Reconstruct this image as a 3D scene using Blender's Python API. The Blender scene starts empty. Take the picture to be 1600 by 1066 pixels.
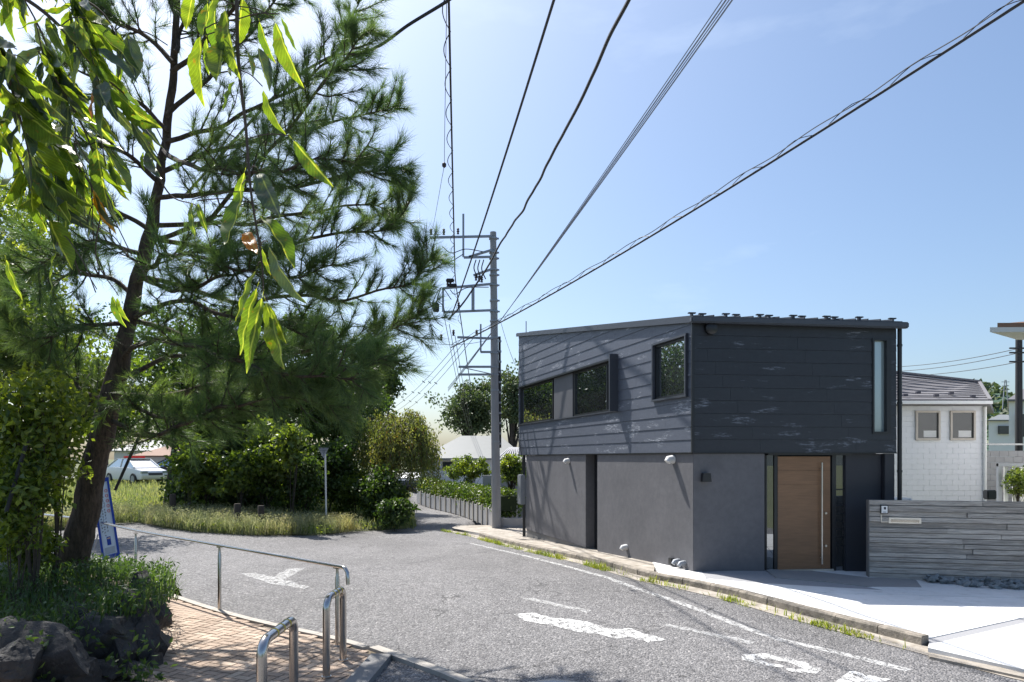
import bpy, bmesh, math, random
import numpy as np
from mathutils import Vector, Matrix, Quaternion, noise
random.seed(7); rng = np.random.default_rng(7)
sc = bpy.context.scene
R = math.radians
# ------------------------------------------------------------------ camera
F = 1600*24/36; CX = 800.0; HY = 716.0; H = 2.15
cam = bpy.data.cameras.new('camera'); cam.lens = 24; cam.sensor_width = 36
cam.shift_y = (HY-533)/1600; cam.clip_start = .05; cam.clip_end = 6000
co = bpy.data.objects.new('camera', cam); sc.collection.objects.link(co)
co.location = (0, 0, H); co.rotation_euler = (R(90), 0, 0); sc.camera = co
# ------------------------------------------------------------------ world and sun
ELEV = 56.0; AZ = math.atan2(-.585, .81)
w = bpy.data.worlds.new('World'); sc.world = w; w.use_nodes = True
nt = w.node_tree; bg = nt.nodes['Background']
sky = nt.nodes.new('ShaderNodeTexSky'); sky.sky_type = 'NISHITA'; sky.sun_disc = False
sky.sun_elevation = R(ELEV); sky.sun_rotation = AZ; sky.air_density = 1.0; sky.dust_density = 2.3; sky.ozone_density = 2.4
tc = nt.nodes.new('ShaderNodeTexCoord'); mp = nt.nodes.new('ShaderNodeMapping'); mp.inputs['Scale'].default_value = (1.3, 1.3, 4.5)
nz = nt.nodes.new('ShaderNodeTexNoise'); nz.inputs['Scale'].default_value = 1.7; nz.inputs['Detail'].default_value = 7; nz.inputs['Roughness'].default_value = .55
cr = nt.nodes.new('ShaderNodeValToRGB'); cr.color_ramp.elements[0].position = .60; cr.color_ramp.elements[1].position = .95
cr.color_ramp.elements[1].color = (.30, .30, .30, 1)
mx = nt.nodes.new('ShaderNodeMix'); mx.data_type = 'RGBA'; mx.inputs[7].default_value = (9.5, 9.8, 10.2, 1)
nt.links.new(tc.outputs['Generated'], mp.inputs['Vector']); nt.links.new(mp.outputs[0], nz.inputs['Vector'])
nt.links.new(nz.outputs['Fac'], cr.inputs[0]); nt.links.new(cr.outputs[0], mx.inputs[0]); nt.links.new(sky.outputs[0], mx.inputs[6])
tn = nt.nodes.new('ShaderNodeMix'); tn.data_type = 'RGBA'; tn.blend_type = 'MULTIPLY'; tn.inputs[0].default_value = 1; tn.inputs[7].default_value = (.95, 1.015, 1.055, 1)
nt.links.new(mx.outputs[2], tn.inputs[6]); nt.links.new(tn.outputs[2], bg.inputs[0]); bg.inputs[1].default_value = .10
sl = bpy.data.lights.new('sun', 'SUN'); sl.energy = 4.9; sl.angle = R(.53); sl.color = (1, .96, .90)
so = bpy.data.objects.new('sun', sl); sc.collection.objects.link(so)
ce = math.cos(R(ELEV)); sd = Vector((.585*ce, -.81*ce, -math.sin(R(ELEV))))
so.rotation_euler = sd.to_track_quat('-Z', 'Y').to_euler(); so.location = (-20, 30, 40)
vs = sc.view_settings; vs.view_transform = 'Standard'; vs.look = 'None'; vs.exposure = .78; vs.gamma = 1; vs.use_curve_mapping = False
sc.cycles.max_bounces = 8; sc.cycles.transparent_max_bounces = 16

# ------------------------------------------------------------------ helpers
def col(o): sc.collection.objects.link(o)
def tag(o, label=None, cat=None, group=None, kind=None):
    if label: o['label'] = label
    if cat: o['category'] = cat
    if group: o['group'] = group
    if kind: o['kind'] = kind
    return o
def thing(name, label, cat, loc=(0, 0, 0), group=None, kind=None):
    o = bpy.data.objects.new(name, None); col(o); o.location = loc; o.empty_display_size = .1
    return tag(o, label, cat, group, kind)
def P(px, py, d): return Vector(((px-CX)/F*d, d, H+(HY-py)/F*d))
def sst(a, b, v):
    t = min(1, max(0, (v-a)/(b-a))); return t*t*(3-2*t)
def hgt(x, y):
    wr = sst(-11, -4, x)
    down = -.45*min(1, max(0, (y-12.3)/9.7)) - .012*max(0, min(y, 60)-22)
    up = .55*sst(22, 42, y)
    return down*wr + up*(1-wr)
def G(px, py, off=0):
    lo, hi = 1.5, 400.0
    f = lambda d: H+(HY-py)/F*d - hgt((px-CX)/F*d, d) - off
    d = lo
    while d < hi and f(d) > 0: d *= 1.03
    a, b = d/1.03, d
    for _ in range(30):
        m = (a+b)/2
        if f(m) > 0: a = m
        else: b = m
    return P(px, py, a)
class MB:
    def __init__(s): s.v = []; s.f = []
    def add(s, vs_, fs_):
        n = len(s.v); s.v += [tuple(v) for v in vs_]; s.f += [tuple(i+n for i in f) for f in fs_]; return s
    def box(s, c, sz, ax=None):
        c = Vector(c); x, y, z = (Vector((1, 0, 0)), Vector((0, 1, 0)), Vector((0, 0, 1))) if ax is None else [Vector(a) for a in ax]
        hx, hy, hz = sz[0]/2, sz[1]/2, sz[2]/2
        vv = [c+x*(i*hx)+y*(j*hy)+z*(k*hz) for k in (-1, 1) for j in (-1, 1) for i in (-1, 1)]
        return s.add(vv, [(0, 2, 3, 1), (4, 5, 7, 6), (0, 1, 5, 4), (2, 6, 7, 3), (0, 4, 6, 2), (1, 3, 7, 5)])
    def bar(s, a, b, wx, wy, up=(0, 0, 1)):
        a = Vector(a); b = Vector(b); z = (b-a); L = z.length; z.normalize(); u = Vector(up)
        if abs(z.dot(u)) > .98: u = Vector((0, 1, 0))
        x = z.cross(u).normalized(); y = x.cross(z)
        return s.box((a+b)/2, (wx, wy, L), (x, y, z))
    def prism(s, poly, vec):
        n = len(poly); vec = Vector(vec); p = [Vector(q) for q in poly]
        vv = p+[q+vec for q in p]
        return s.add(vv, [tuple(range(n))[::-1], tuple(range(n, 2*n))]+[(i, (i+1) % n, (i+1) % n+n, i+n) for i in range(n)])
    def tube(s, pts, rad, n=8, cap=True):
        pts = [Vector(p) for p in pts]
        if not hasattr(rad, '__len__'): rad = [rad]*len(pts)
        base = len(s.v); prev = None
        for i, p in enumerate(pts):
            t = (pts[min(i+1, len(pts)-1)]-pts[max(i-1, 0)])
            t = t.normalized() if t.length > 1e-9 else Vector((0, 0, 1))
            if prev is None:
                u = t.orthogonal().normalized()
            else:
                u = prev-t*prev.dot(t); u = u.normalized() if u.length > 1e-6 else t.orthogonal().normalized()
            prev = u; v_ = t.cross(u)
            for k in range(n):
                a = 2*math.pi*k/n; s.v.append(tuple(p+(u*math.cos(a)+v_*math.sin(a))*rad[i]))
        for i in range(len(pts)-1):
            for k in range(n):
                a = base+i*n+k; b = base+i*n+(k+1) % n; s.f.append((a, b, b+n, a+n))
        if cap:
            s.f.append(tuple(base+k for k in range(n))[::-1]); e = base+(len(pts)-1)*n; s.f.append(tuple(e+k for k in range(n)))
        return s
    def build(s, name, mat, parent=None, smooth=False, bevel=0, label=None):
        me = bpy.data.meshes.new(name); L = parent.location if parent else Vector((0, 0, 0))
        if parent and parent.parent: L = L+parent.parent.location
        me.from_pydata([(v[0]-L[0], v[1]-L[1], v[2]-L[2]) for v in s.v], [], s.f); me.update()
        bm = bmesh.new(); bm.from_mesh(me); bmesh.ops.recalc_face_normals(bm, faces=bm.faces)
        if bevel:
            bmesh.ops.bevel(bm, geom=[e for e in bm.edges if len(e.link_faces) == 2 and e.calc_face_angle(0) > .5], offset=bevel, segments=2, affect='EDGES', clamp_overlap=True)
        bm.to_mesh(me); bm.free()
        if smooth:
            me.polygons.foreach_set('use_smooth', [True]*len(me.polygons)); 
            try: me.set_sharp_from_angle(angle=R(40))
            except Exception: pass
        me.materials.append(mat); o = bpy.data.objects.new(name, me); col(o)
        if parent: o.parent = parent
        if label: o['label'] = label
        return o
def np_mesh(name, V, Fc, mat, parent=None):
    V = np.asarray(V, np.float32).reshape(-1, 3); Fc = np.asarray(Fc, np.int32)
    if parent: V = V-np.array(parent.location, np.float32)
    me = bpy.data.meshes.new(name); k = Fc.shape[1]; n = len(Fc)
    me.vertices.add(len(V)); me.vertices.foreach_set('co', V.ravel())
    me.loops.add(n*k); me.loops.foreach_set('vertex_index', Fc.ravel())
    me.polygons.add(n); me.polygons.foreach_set('loop_start', np.arange(0, n*k, k, dtype=np.int32))
    me.update(calc_edges=True); me.materials.append(mat)
    o = bpy.data.objects.new(name, me); col(o)
    if parent: o.parent = parent
    return o
def unit(a): return a/np.maximum(np.linalg.norm(a, axis=1, keepdims=True), 1e-9)
def leaf_geo(C, L, W, D=None, fold=.25, curl=.0):
    """one small folded leaf (2 quads of 3 verts along the midrib) at every centre"""
    n = len(C); C = np.asarray(C, float)
    L = np.broadcast_to(L, (n,)).astype(float)*rng.uniform(.7, 1.25, n); W = np.broadcast_to(W, (n,)).astype(float)*rng.uniform(.75, 1.2, n)
    if D is None: D = rng.normal(size=(n, 3)); D[:, 2] -= .5
    D = unit(D); S = unit(np.cross(D, rng.normal(size=(n, 3)))); N = np.cross(D, S)
    b = C; t = C+D*L[:, None]-np.array([0, 0, 1])*(curl*L)[:, None]; m = C+D*(L*.45)[:, None]
    l = m+S*(W/2)[:, None]+N*(W*fold)[:, None]; r = m-S*(W/2)[:, None]+N*(W*fold)[:, None]
    V = np.stack([b, l, t, r], 1).reshape(-1, 3); i = np.arange(n)[:, None]*4
    Fc = np.concatenate([i+np.array([[0, 2, 1]]), i+np.array([[0, 3, 2]])], 1).reshape(-1, 3)
    return V, Fc
def blade_geo(B, Hh, Wd, lean):
    n = len(B); a = rng.uniform(0, 2*np.pi, n); D = np.stack([np.cos(a), np.sin(a), np.zeros(n)], 1)
    S = np.stack([-np.sin(a), np.cos(a), np.zeros(n)], 1); Hh = Hh[:, None]; lean = lean[:, None]; Wd = Wd[:, None]
    up = np.array([[0, 0, 1.]])
    p1 = B-S*Wd/2; p2 = B+S*Wd/2; m = B+up*Hh*.6+D*lean*.35; m1 = m-S*Wd*.35; m2 = m+S*Wd*.35; t = B+up*Hh*.95+D*lean
    V = np.stack([p1, p2, m2, m1, t], 1).reshape(-1, 3); i = np.arange(n)[:, None]*5
    Fc = np.concatenate([i+np.array([[0, 1, 2]]), i+np.array([[0, 2, 3]]), i+np.array([[3, 2, 4]])], 1).reshape(-1, 3)
    return V, Fc
def catmull(pts, n=6):
    pts = [Vector(p) for p in pts]; q = [pts[0]*2-pts[1]]+pts+[pts[-1]*2-pts[-2]]; out = []
    for i in range(1, len(q)-2):
        for k in range(n):
            t = k/n; a, b, c, d = q[i-1:i+3]
            out.append(.5*((2*b)+(c-a)*t+(2*a-5*b+4*c-d)*t*t+(3*b-a-3*c+d)*t*t*t))
    return out+[pts[-1]]

# ------------------------------------------------------------------ materials
class N:
    def __init__(s, name):
        s.m = bpy.data.materials.new(name); s.m.use_nodes = True; s.t = s.m.node_tree; s.b = s.t.nodes['Principled BSDF']
        s.out = s.t.nodes['Material Output']; s.geo = s.t.nodes.new('ShaderNodeNewGeometry')
        s.pos = s.geo.outputs['Position']
    def n(s, ty, **k):
        q = s.t.nodes.new(ty)
        for a, v in k.items(): setattr(q, a, v)
        return q
    def l(s, a, b): s.t.links.new(a, b)
    def scaled(s, sx, sy, sz, rot=0):
        q = s.n('ShaderNodeMapping'); q.inputs['Scale'].default_value = (sx, sy, sz); q.inputs['Rotation'].default_value = (0, 0, rot)
        s.l(s.pos, q.inputs['Vector']); return q.outputs[0]
    def noise(s, scale, det=4, ro=.6, vec=None, dist=0):
        q = s.n('ShaderNodeTexNoise'); q.inputs['Scale'].default_value = scale; q.inputs['Detail'].default_value = det
        q.inputs['Roughness'].default_value = ro; q.inputs['Distortion'].default_value = dist; s.l(vec or s.pos, q.inputs['Vector']); return q.outputs['Fac']
    def ramp(s, fac, stops):
        q = s.n('ShaderNodeValToRGB'); e = q.color_ramp.elements
        while len(e) < len(stops): e.new(.5)
        for i, (p, c) in enumerate(stops):
            e[i].position = p; e[i].color = (*c, 1) if hasattr(c, '__len__') else (c, c, c, 1)
        s.l(fac, q.inputs[0]); return q.outputs[0]
    def mix(s, fac, a, b, mode='MIX'):
        q = s.n('ShaderNodeMix', data_type='RGBA', blend_type=mode)
        for i, v in ((0, fac), (6, a), (7, b)):
            if hasattr(v, 'is_linked'): s.l(v, q.inputs[i])
            elif hasattr(v, '__len__'): q.inputs[i].default_value = (*v, 1)
            elif i == 0: q.inputs[0].default_value = v
            else: q.inputs[i].default_value = (v, v, v, 1)
        return q.outputs[2]
    def bump(s, hsock, strength=.4, dist=.01):
        q = s.n('ShaderNodeBump'); q.inputs['Strength'].default_value = strength; q.inputs['Distance'].default_value = dist
        s.l(hsock, q.inputs['Height']); s.l(q.outputs[0], s.b.inputs['Normal']); return q
    def color(s, c):
        if hasattr(c, 'is_linked'): s.l(c, s.b.inputs['Base Color'])
        else: s.b.inputs['Base Color'].default_value = (*c, 1)
    def rough(s, v):
        if hasattr(v, 'is_linked'): s.l(v, s.b.inputs['Roughness'])
        else: s.b.inputs['Roughness'].default_value = v
def simple(name, c, rough=.6, var=.15, scale=6, metal=0, bump=.15, bscale=40, spec=.5, bdist=.004):
    m = N(name); c = Vector(c)
    m.color(m.mix(m.noise(scale, 5), tuple(c*(1-var)), tuple(c*(1+var))))
    m.rough(rough); m.b.inputs['Metallic'].default_value = metal; m.b.inputs['Specular IOR Level'].default_value = spec
    if bump: m.bump(m.noise(bscale, 4), bump, bdist)
    return m.m
def foliage(name, c1, c2, trans=.35, tcol=None, rough=.5, c3=None, p3=.93):
    m = N(name); r = m.geo.outputs['Random Per Island']
    st = [(0, c1), (.8, c2)]
    if c3: st += [(p3, c2), (p3+.02, c3)]
    c = m.ramp(r, st); c = m.mix(1, c, m.ramp(m.noise(.75, 4, .6), [(.33, (.66, .78, .66)), (.5, (1, 1, 1)), (.68, (1.38, 1.22, 1.0))]), 'MULTIPLY'); m.color(c); m.rough(rough); m.b.inputs['Specular IOR Level'].default_value = .5
    tr = m.n('ShaderNodeBsdfTranslucent')
    tint = m.mix(1.0, c, tcol or (1.9, 2.1, .6), 'MULTIPLY'); m.l(tint, tr.inputs[0])
    ms = m.n('ShaderNodeMixShader'); ms.inputs[0].default_value = trans
    m.l(m.b.outputs[0], ms.inputs[1]); m.l(tr.outputs[0], ms.inputs[2]); m.l(ms.outputs[0], m.out.inputs[0]); return m.m
def glassy(name, base=(.01, .012, .014), refl=.35, rough=.01):
    m = N(name); m.color(base); m.rough(.4); g = m.n('ShaderNodeBsdfGlossy'); g.inputs['Roughness'].default_value = rough; g.inputs['Color'].default_value = (.92, .96, 1, 1)
    ms = m.n('ShaderNodeMixShader'); lw = m.n('ShaderNodeFresnel'); lw.inputs['IOR'].default_value = 1.5
    mt = m.n('ShaderNodeMath', operation='ADD'); m.l(lw.outputs[0], mt.inputs[0]); mt.inputs[1].default_value = refl; mt.use_clamp = True
    m.l(mt.outputs[0], ms.inputs[0]); m.l(m.b.outputs[0], ms.inputs[1]); m.l(g.outputs[0], ms.inputs[2]); m.l(ms.outputs[0], m.out.inputs[0]); return m.m
M = {}
# asphalt: aggregate, stains, cracks, tyre wear
m = N('asphalt')
vo = m.n('ShaderNodeTexVoronoi'); vo.inputs['Scale'].default_value = 46; m.l(m.pos, vo.inputs['Vector'])
agg = m.ramp(vo.outputs['Color'], [(0, (.07, .068, .07)), (.45, (.17, .165, .167)), (.8, (.26, .252, .25)), (1, (.46, .44, .43))])
pat = m.ramp(m.noise(.30, 6, .65, m.scaled(1, .45, 1, -.3)), [(.32, .68), (.5, .98), (.72, 1.16)]); c = m.mix(1, agg, pat, 'MULTIPLY')
c = m.mix(1, c, m.ramp(m.noise(4.5, 5, .7), [(.3, .85), (.7, 1.12)]), 'MULTIPLY')
dn = m.noise(1.3, 4, .6); vc = m.n('ShaderNodeTexVoronoi', feature='DISTANCE_TO_EDGE'); vc.inputs['Scale'].default_value = .42
wv = m.n('ShaderNodeVectorMath', operation='ADD'); nn = m.n('ShaderNodeTexNoise'); nn.inputs['Scale'].default_value = 1.6; nn.inputs['Detail'].default_value = 6
m.l(m.pos, nn.inputs['Vector']); m.l(m.pos, wv.inputs[0]); m.l(nn.outputs['Color'], wv.inputs[1]); m.l(wv.outputs[0], vc.inputs['Vector'])
crk = m.ramp(vc.outputs['Distance'], [(0, .35), (.004, .55), (.009, 1)])
c = m.mix(m.ramp(dn, [(.46, 0), (.56, .95)]), c, m.mix(1, c, crk, 'MULTIPLY'))
m.color(c); m.rough(.85); hv = m.n('ShaderNodeMath', operation='SUBTRACT'); hv.inputs[0].default_value = 1; m.l(vo.outputs['Distance'], hv.inputs[1]); m.bump(hv.outputs[0], 1.0, .022)
M['asphalt'] = m.m
M['soil'] = simple('soil', (.09, .07, .045), .95, .4, 8, bump=.8, bscale=25, bdist=.03)
M['earth'] = simple('earth', (.10, .11, .045), .95, .4, .4, bump=.6, bscale=6, bdist=.05)
# paint, worn
def paint(name, thr, fade):
    m = N(name); m.color(m.mix(m.noise(30, 3), (.62, .62, .60), (.86, .86, .85))); m.rough(.7)
    tr = m.n('ShaderNodeBsdfTransparent'); ms = m.n('ShaderNodeMixShader')
    a = m.ramp(m.noise(9, 14, .9, dist=.4, vec=m.scaled(1.6, .7, 1, .75)), [(thr-.02, 0), (thr+.02, fade)])
    m.l(a, ms.inputs[0]); m.l(tr.outputs[0], ms.inputs[1]); m.l(m.b.outputs[0], ms.inputs[2]); m.l(ms.outputs[0], m.out.inputs[0]); return m.m
M['paint'] = paint('road_paint', .495, .90); M['paint_worn'] = paint('worn_road_paint', .49, .42); M['paint_line'] = paint('line_paint', .50, .60)
m = N('white_concrete'); m.color(m.mix(m.ramp(m.noise(3.5, 9, .75), [(.52, 0), (.75, .8)]), m.mix(m.ramp(m.noise(.8, 7, .65), [(.35, 0), (.7, 1)]), (.76, .76, .75), (.62, .615, .60)), (.46, .44, .41))); m.rough(.8); m.bump(m.noise(120, 3), .2, .002); M['white_concrete'] = m.m
m = N('kerb_concrete'); m.color(m.mix(m.ramp(m.noise(7, 8, .75), [(.35, 0), (.62, 1)]), (.10, .09, .075), (.33, .29, .24))); m.rough(.9); m.bump(m.noise(35, 6), .7, .012); M['kerb'] = m.m
m = N('gutter_concrete'); m.color(m.mix(m.ramp(m.noise(4, 8, .7), [(.35, 0), (.65, 1)]), (.22, .19, .15), (.44, .40, .35))); m.rough(.9); m.bump(m.noise(40, 5), .5, .006); M['gutter'] = m.m
M['edging'] = simple('edging', (.38, .35, .31), .85, .25, 9, bump=.4, bscale=50)
m = N('brick'); oi = m.n('ShaderNodeObjectInfo'); c = m.ramp(oi.outputs['Random'], [(0, (.33, .245, .18)), (.5, (.41, .31, .235)), (1, (.49, .39, .30))])
c = m.mix(1, c, m.ramp(m.noise(2.5, 7, .7), [(.3, .72), (.65, 1.08)]), 'MULTIPLY'); c = m.mix(1, c, m.ramp(m.noise(60, 3), [(.3, .85), (.7, 1.1)]), 'MULTIPLY')
m.color(c); m.rough(.85); m.bump(m.noise(70, 4), .4, .003); M['brick'] = m.m
m = N('brick_joint'); m.color(m.mix(m.noise(15, 5), (.09, .07, .045), (.2, .16, .11))); m.rough(.95); M['joint'] = m.m
m = N('rock'); c = m.mix(m.ramp(m.noise(3.5, 9, .7), [(.3, 0), (.7, 1)]), (.022, .021, .021), (.085, .078, .074)); c = m.mix(m.ramp(m.noise(9, 8, .75), [(.56, 0), (.68, .8)]), c, (.19, .18, .16)); c = m.mix(m.ramp(m.noise(4.5, 7, .75), [(.56, 0), (.66, .75)]), c, (.035, .045, .015)); m.color(c); m.rough(.8); m.bump(m.noise(7, 10, .7), .9, .06); M['rock'] = m.m
m = N('slate'); c = m.mix(m.noise(9, 6), (.07, .085, .09), (.32, .35, .365)); m.color(c); m.rough(.55); m.bump(m.noise(20, 6), .6, .01); M['slate'] = m.m
# dark timber-look cladding with chalky scuffs
def cladding(name, rotated, c1, c2, scuff, thr):
    m = N(name); v = m.scaled(1.6, 1.6, 10); c = m.mix(m.noise(2.2, 6, .6, v), c1, c2)
    c = m.mix(m.ramp(m.noise(22, 5, .7, m.scaled(.5, .5, 6)), [(.3, 0), (.7, .5)]), c, tuple(x*1.5 for x in c2))
    big = m.ramp(m.noise(1.05, 4, .6, m.scaled(1, 1, 4.3)), [(thr, 0), (thr+.05, 1)])
    fine = m.ramp(m.noise(9, 9, .8, m.scaled(.7, .7, 4)), [(.50, 0), (.58, 1)])
    mul = m.n('ShaderNodeMath', operation='MULTIPLY'); m.l(big, mul.inputs[0]); m.l(fine, mul.inputs[1])
    c = m.mix(mul.outputs[0], c, scuff); m.color(c); m.rough(m.ramp(m.noise(12, 4), [(.3, .42), (.7, .62)])); m.b.inputs['Specular IOR Level'].default_value = .5
    m.bump(m.noise(30, 6, .65, m.scaled(.35, .35, 5)), .35, .004); return m.m
M['clad_side_lit'] = cladding('cladding_side_lit', 0, (.057, .068, .093), (.096, .108, .138), (.36, .38, .42), .57)  # sunlit face: brighter, bluer colour carries sun and sky reflection
M['clad_front_shaded'] = cladding('cladding_front_shaded', 0, (.014, .017, .023), (.023, .027, .035), (.17, .19, .23), .585)  # same boards on the shaded face, shade put into a darker colour
m = N('stucco'); c = m.mix(m.ramp(m.noise(1.4, 8, .65), [(.3, 0), (.7, 1)]), (.112, .112, .121), (.145, .143, .153)); c = m.mix(1, c, m.ramp(m.noise(9, 6, .7), [(.3, .9), (.7, 1.1)]), 'MULTIPLY'); m.color(c); m.rough(.85); m.bump(m.noise(9, 9, .7), .35, .008); M['stucco'] = m.m
M['plinth'] = simple('plinth', (.20, .195, .19), .85, .25, 3, bump=.3)
M['black_metal'] = simple('black_metal', (.014, .016, .02), .4, .15, 8, bump=0)
M['dark_metal'] = simple('dark_metal', (.055, .062, .078), .42, .12, 5, bump=.05)
M['grey_panel'] = simple('grey_panel', (.10, .103, .115), .6, .1, 3, bump=.1)
M['black_wall'] = simple('black_wall', (.022, .025, .034), .6, .12, 3, bump=.15)
M['glass'] = glassy('window_glass', refl=.42); M['glass_pale'] = glassy('frosted_glass', (.22, .29, .30), .16, .10); M['glass_entry'] = glassy('entrance_glass', (.008, .01, .012), .16); M['glass_dark'] = glassy('dark_glass', refl=.015)
m = N('door_wood'); v = m.scaled(1.2, 1.2, 26); c = m.mix(m.noise(2.5, 8, .65, v, dist=.4), (.125, .064, .031), (.30, .163, .083)); c = m.mix(1, c, m.ramp(m.noise(1.2, 3, .5, m.scaled(1, 1, 4)), [(.3, .85), (.7, 1.1)]), 'MULTIPLY'); m.color(c); m.rough(.45); m.bump(m.noise(8, 5, .6, v), .15, .002); M['door_wood'] = m.m
m = N('board_formed_concrete'); v = m.scaled(1.1, 1.1, 20); oi = m.n('ShaderNodeObjectInfo'); c = m.mix(m.ramp(m.noise(2.2, 9, .72, v, dist=.5), [(.3, 0), (.68, 1)]), (.16, .145, .13), (.58, .545, .50))
c = m.mix(1, c, m.ramp(oi.outputs['Random'], [(0, .70), (1, 1.15)]), 'MULTIPLY'); c = m.mix(m.ramp(m.noise(6, 7, .7, m.scaled(1, 1, 4)), [(.64, 0), (.72, .75)]), c, (.07, .06, .055)); m.color(c); m.rough(.9); m.bump(m.noise(6, 8, .7, v), .7, .010); M['board'] = m.m
m = N('steel'); c = m.mix(m.noise(5, 5, .6, m.scaled(1, 1, .6)), (.42, .39, .36), (.66, .63, .60)); m.color(c); m.rough(.22); m.b.inputs['Metallic'].default_value = 1; M['steel'] = m.m
M['brushed'] = simple('brushed_steel', (.62, .60, .57), .35, .1, 20, 1, bump=0)
M['white'] = simple('white_paint', (.78, .78, .77), .5, .05, 3, bump=.05); M['offwhite'] = simple('off_white', (.62, .62, .62), .6, .08, 3, bump=.1)
M['yellow'] = simple('yellow_tape', (.55, .42, .04), .5, .2, 30, bump=0); M['red'] = simple('red_plastic', (.60, .02, .02), .3, .05, 9, bump=0)
M['blue'] = simple('blue_paint', (.012, .05, .33), .5, .2, 15, bump=.1); M['ink'] = simple('ink', (.05, .05, .07), .6, .1, 9, bump=0); M['skin_patch'] = simple('beige_print', (.6, .4, .28), .6, .05, 9, bump=0)
M['signwhite'] = simple('sign_white', (.62, .68, .74), .5, .06, 8, bump=0); M['dim_print'] = simple('grey_print', (.40, .44, .48), .6, .1, 60, bump=0)
m = N('pole_concrete'); m.color(m.mix(m.noise(3, 7, .7, m.scaled(2, 2, .5)), (.20, .20, .205), (.36, .36, .37))); m.rough(.75); M['pole'] = m.m
M['galv'] = simple('galvanised', (.30, .32, .35), .5, .2, 9, .5, bump=0); M['rubber'] = simple('rubber', (.02, .02, .022), .7, .1, 9, bump=0)
M['cable'] = simple('cable', (.022, .022, .026), .6, .2, 9, bump=0); M['cable_grey'] = simple('grey_cable', (.20, .235, .30), .6, .1, 9, bump=0); M['bead'] = simple('insulator', (.05, .04, .045), .7, .1, 9, bump=0)
m = N('pine_bark'); c = m.mix(m.ramp(m.noise(9, 9, .75, m.scaled(2.2, 2.2, .6)), [(.35, 0), (.62, 1)]), (.030, .022, .017), (.135, .098, .075)); m.color(c); m.rough(.95); m.bump(m.noise(12, 9, .7, m.scaled(2.2, 2.2, .6)), 1, .05); M['bark'] = m.m
M['twig'] = simple('twig_bark', (.085, .065, .05), .85, .4, 20, bump=.3); M['darkbark'] = simple('dark_bark', (.05, .04, .032), .9, .3, 9, bump=.5, bscale=18, bdist=.02)
M['needles'] = foliage('pine_needles', (.055, .10, .052), (.145, .205, .085), .40, (1.5, 1.7, .7), .45)
M['hang'] = foliage('hanging_leaf', (.045, .085, .018), (.085, .13, .022), .5, (3.2, 3.0, .5), .38)
def leafmat(name, c1, c2, tcol, tr):
    m = N(name); oi = m.n('ShaderNodeObjectInfo'); c = m.ramp(oi.outputs['Random'], [(0, c1), (1, c2)])
    tcn = m.n('ShaderNodeTexCoord'); sx = m.n('ShaderNodeSeparateXYZ'); m.l(tcn.outputs['Object'], sx.inputs[0]); ab = m.n('ShaderNodeMath', operation='ABSOLUTE'); m.l(sx.outputs[0], ab.inputs[0])
    ad = m.n('ShaderNodeMath', operation='MULTIPLY_ADD'); m.l(ab.outputs[0], ad.inputs[0]); ad.inputs[1].default_value = -1.3; m.l(sx.outputs[1], ad.inputs[2]); ml = m.n('ShaderNodeMath', operation='MULTIPLY'); m.l(ad.outputs[0], ml.inputs[0]); ml.inputs[1].default_value = 14
    fr_ = m.n('ShaderNodeMath', operation='FRACT'); m.l(ml.outputs[0], fr_.inputs[0]); vein = m.ramp(fr_.outputs[0], [(0, 1.35), (.10, 1.35), (.22, .88), (.9, 1.0)]); c = m.mix(1, c, vein, 'MULTIPLY')
    c = m.mix(m.ramp(ab.outputs[0], [(.006, .7), (.014, 0)]), c, (.30, .33, .12))
    c = m.mix(1, c, m.ramp(m.noise(18, 5, .7), [(.3, .65), (.7, 1.25)]), 'MULTIPLY')
    c = m.mix(m.ramp(m.noise(70, 5, .7), [(.60, 0), (.66, .8)]), c, (.14, .085, .02)); m.color(c); m.rough(.34); m.bump(fr_.outputs[0], .25, .002)
    t = m.n('ShaderNodeBsdfTranslucent'); m.l(m.mix(1, c, tcol, 'MULTIPLY'), t.inputs[0]); ms = m.n('ShaderNodeMixShader'); ms.inputs[0].default_value = tr
    m.l(m.b.outputs[0], ms.inputs[1]); m.l(t.outputs[0], ms.inputs[2]); m.l(ms.outputs[0], m.out.inputs[0]); return m.m
M['leaf'] = leafmat('big_leaf', (.040, .075, .022), (.085, .125, .022), (3.6, 3.5, .7), .55)
M['leaf_grey'] = leafmat('big_leaf_grey', (.05, .08, .055), (.08, .11, .07), (1.6, 1.7, .6), .25)
M['leaf_dry'] = leafmat('dry_leaf', (.42, .16, .02), (.5, .25, .02), (1.8, 1.6, .5), .4)
M['shrubA'] = foliage('shrub_leaf', (.055, .095, .026), (.16, .21, .055), .48, (2.8, 2.6, .6), .32, (.16, .20, .06))
M['shrubB'] = foliage('bright_shrub_leaf', (.048, .082, .022), (.125, .175, .045), .42, (2.6, 2.5, .6), .4)
M['darkleaf'] = foliage('dark_tree_leaf', (.030, .060, .018), (.075, .115, .030), .36, (1.8, 2, .7), .5)
M['farleaf'] = foliage('far_tree_leaf', (.05, .075, .04), (.10, .135, .065), .3, (1.6, 1.7, .8), .6)
M['weep'] = foliage('weeping_leaf', (.11, .145, .05), (.23, .26, .09), .42, (1.6, 1.5, .6), .6, (.20, .13, .05), .93)
M['hedge'] = foliage('hedge_leaf', (.045, .085, .018), (.12, .17, .035), .3, (1.8, 1.9, .6), .45)
M['grass'] = foliage('verge_grass', (.13, .18, .065), (.34, .36, .21), .4, (1.4, 1.4, .7), .7)
M['seed'] = foliage('seed_grass', (.24, .26, .13), (.46, .45, .30), .4, (1.2, 1.2, .8), .8)
M['weed'] = foliage('weed', (.12, .17, .035), (.30, .32, .08), .4, (1.7, 1.8, .5), .6)
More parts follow.
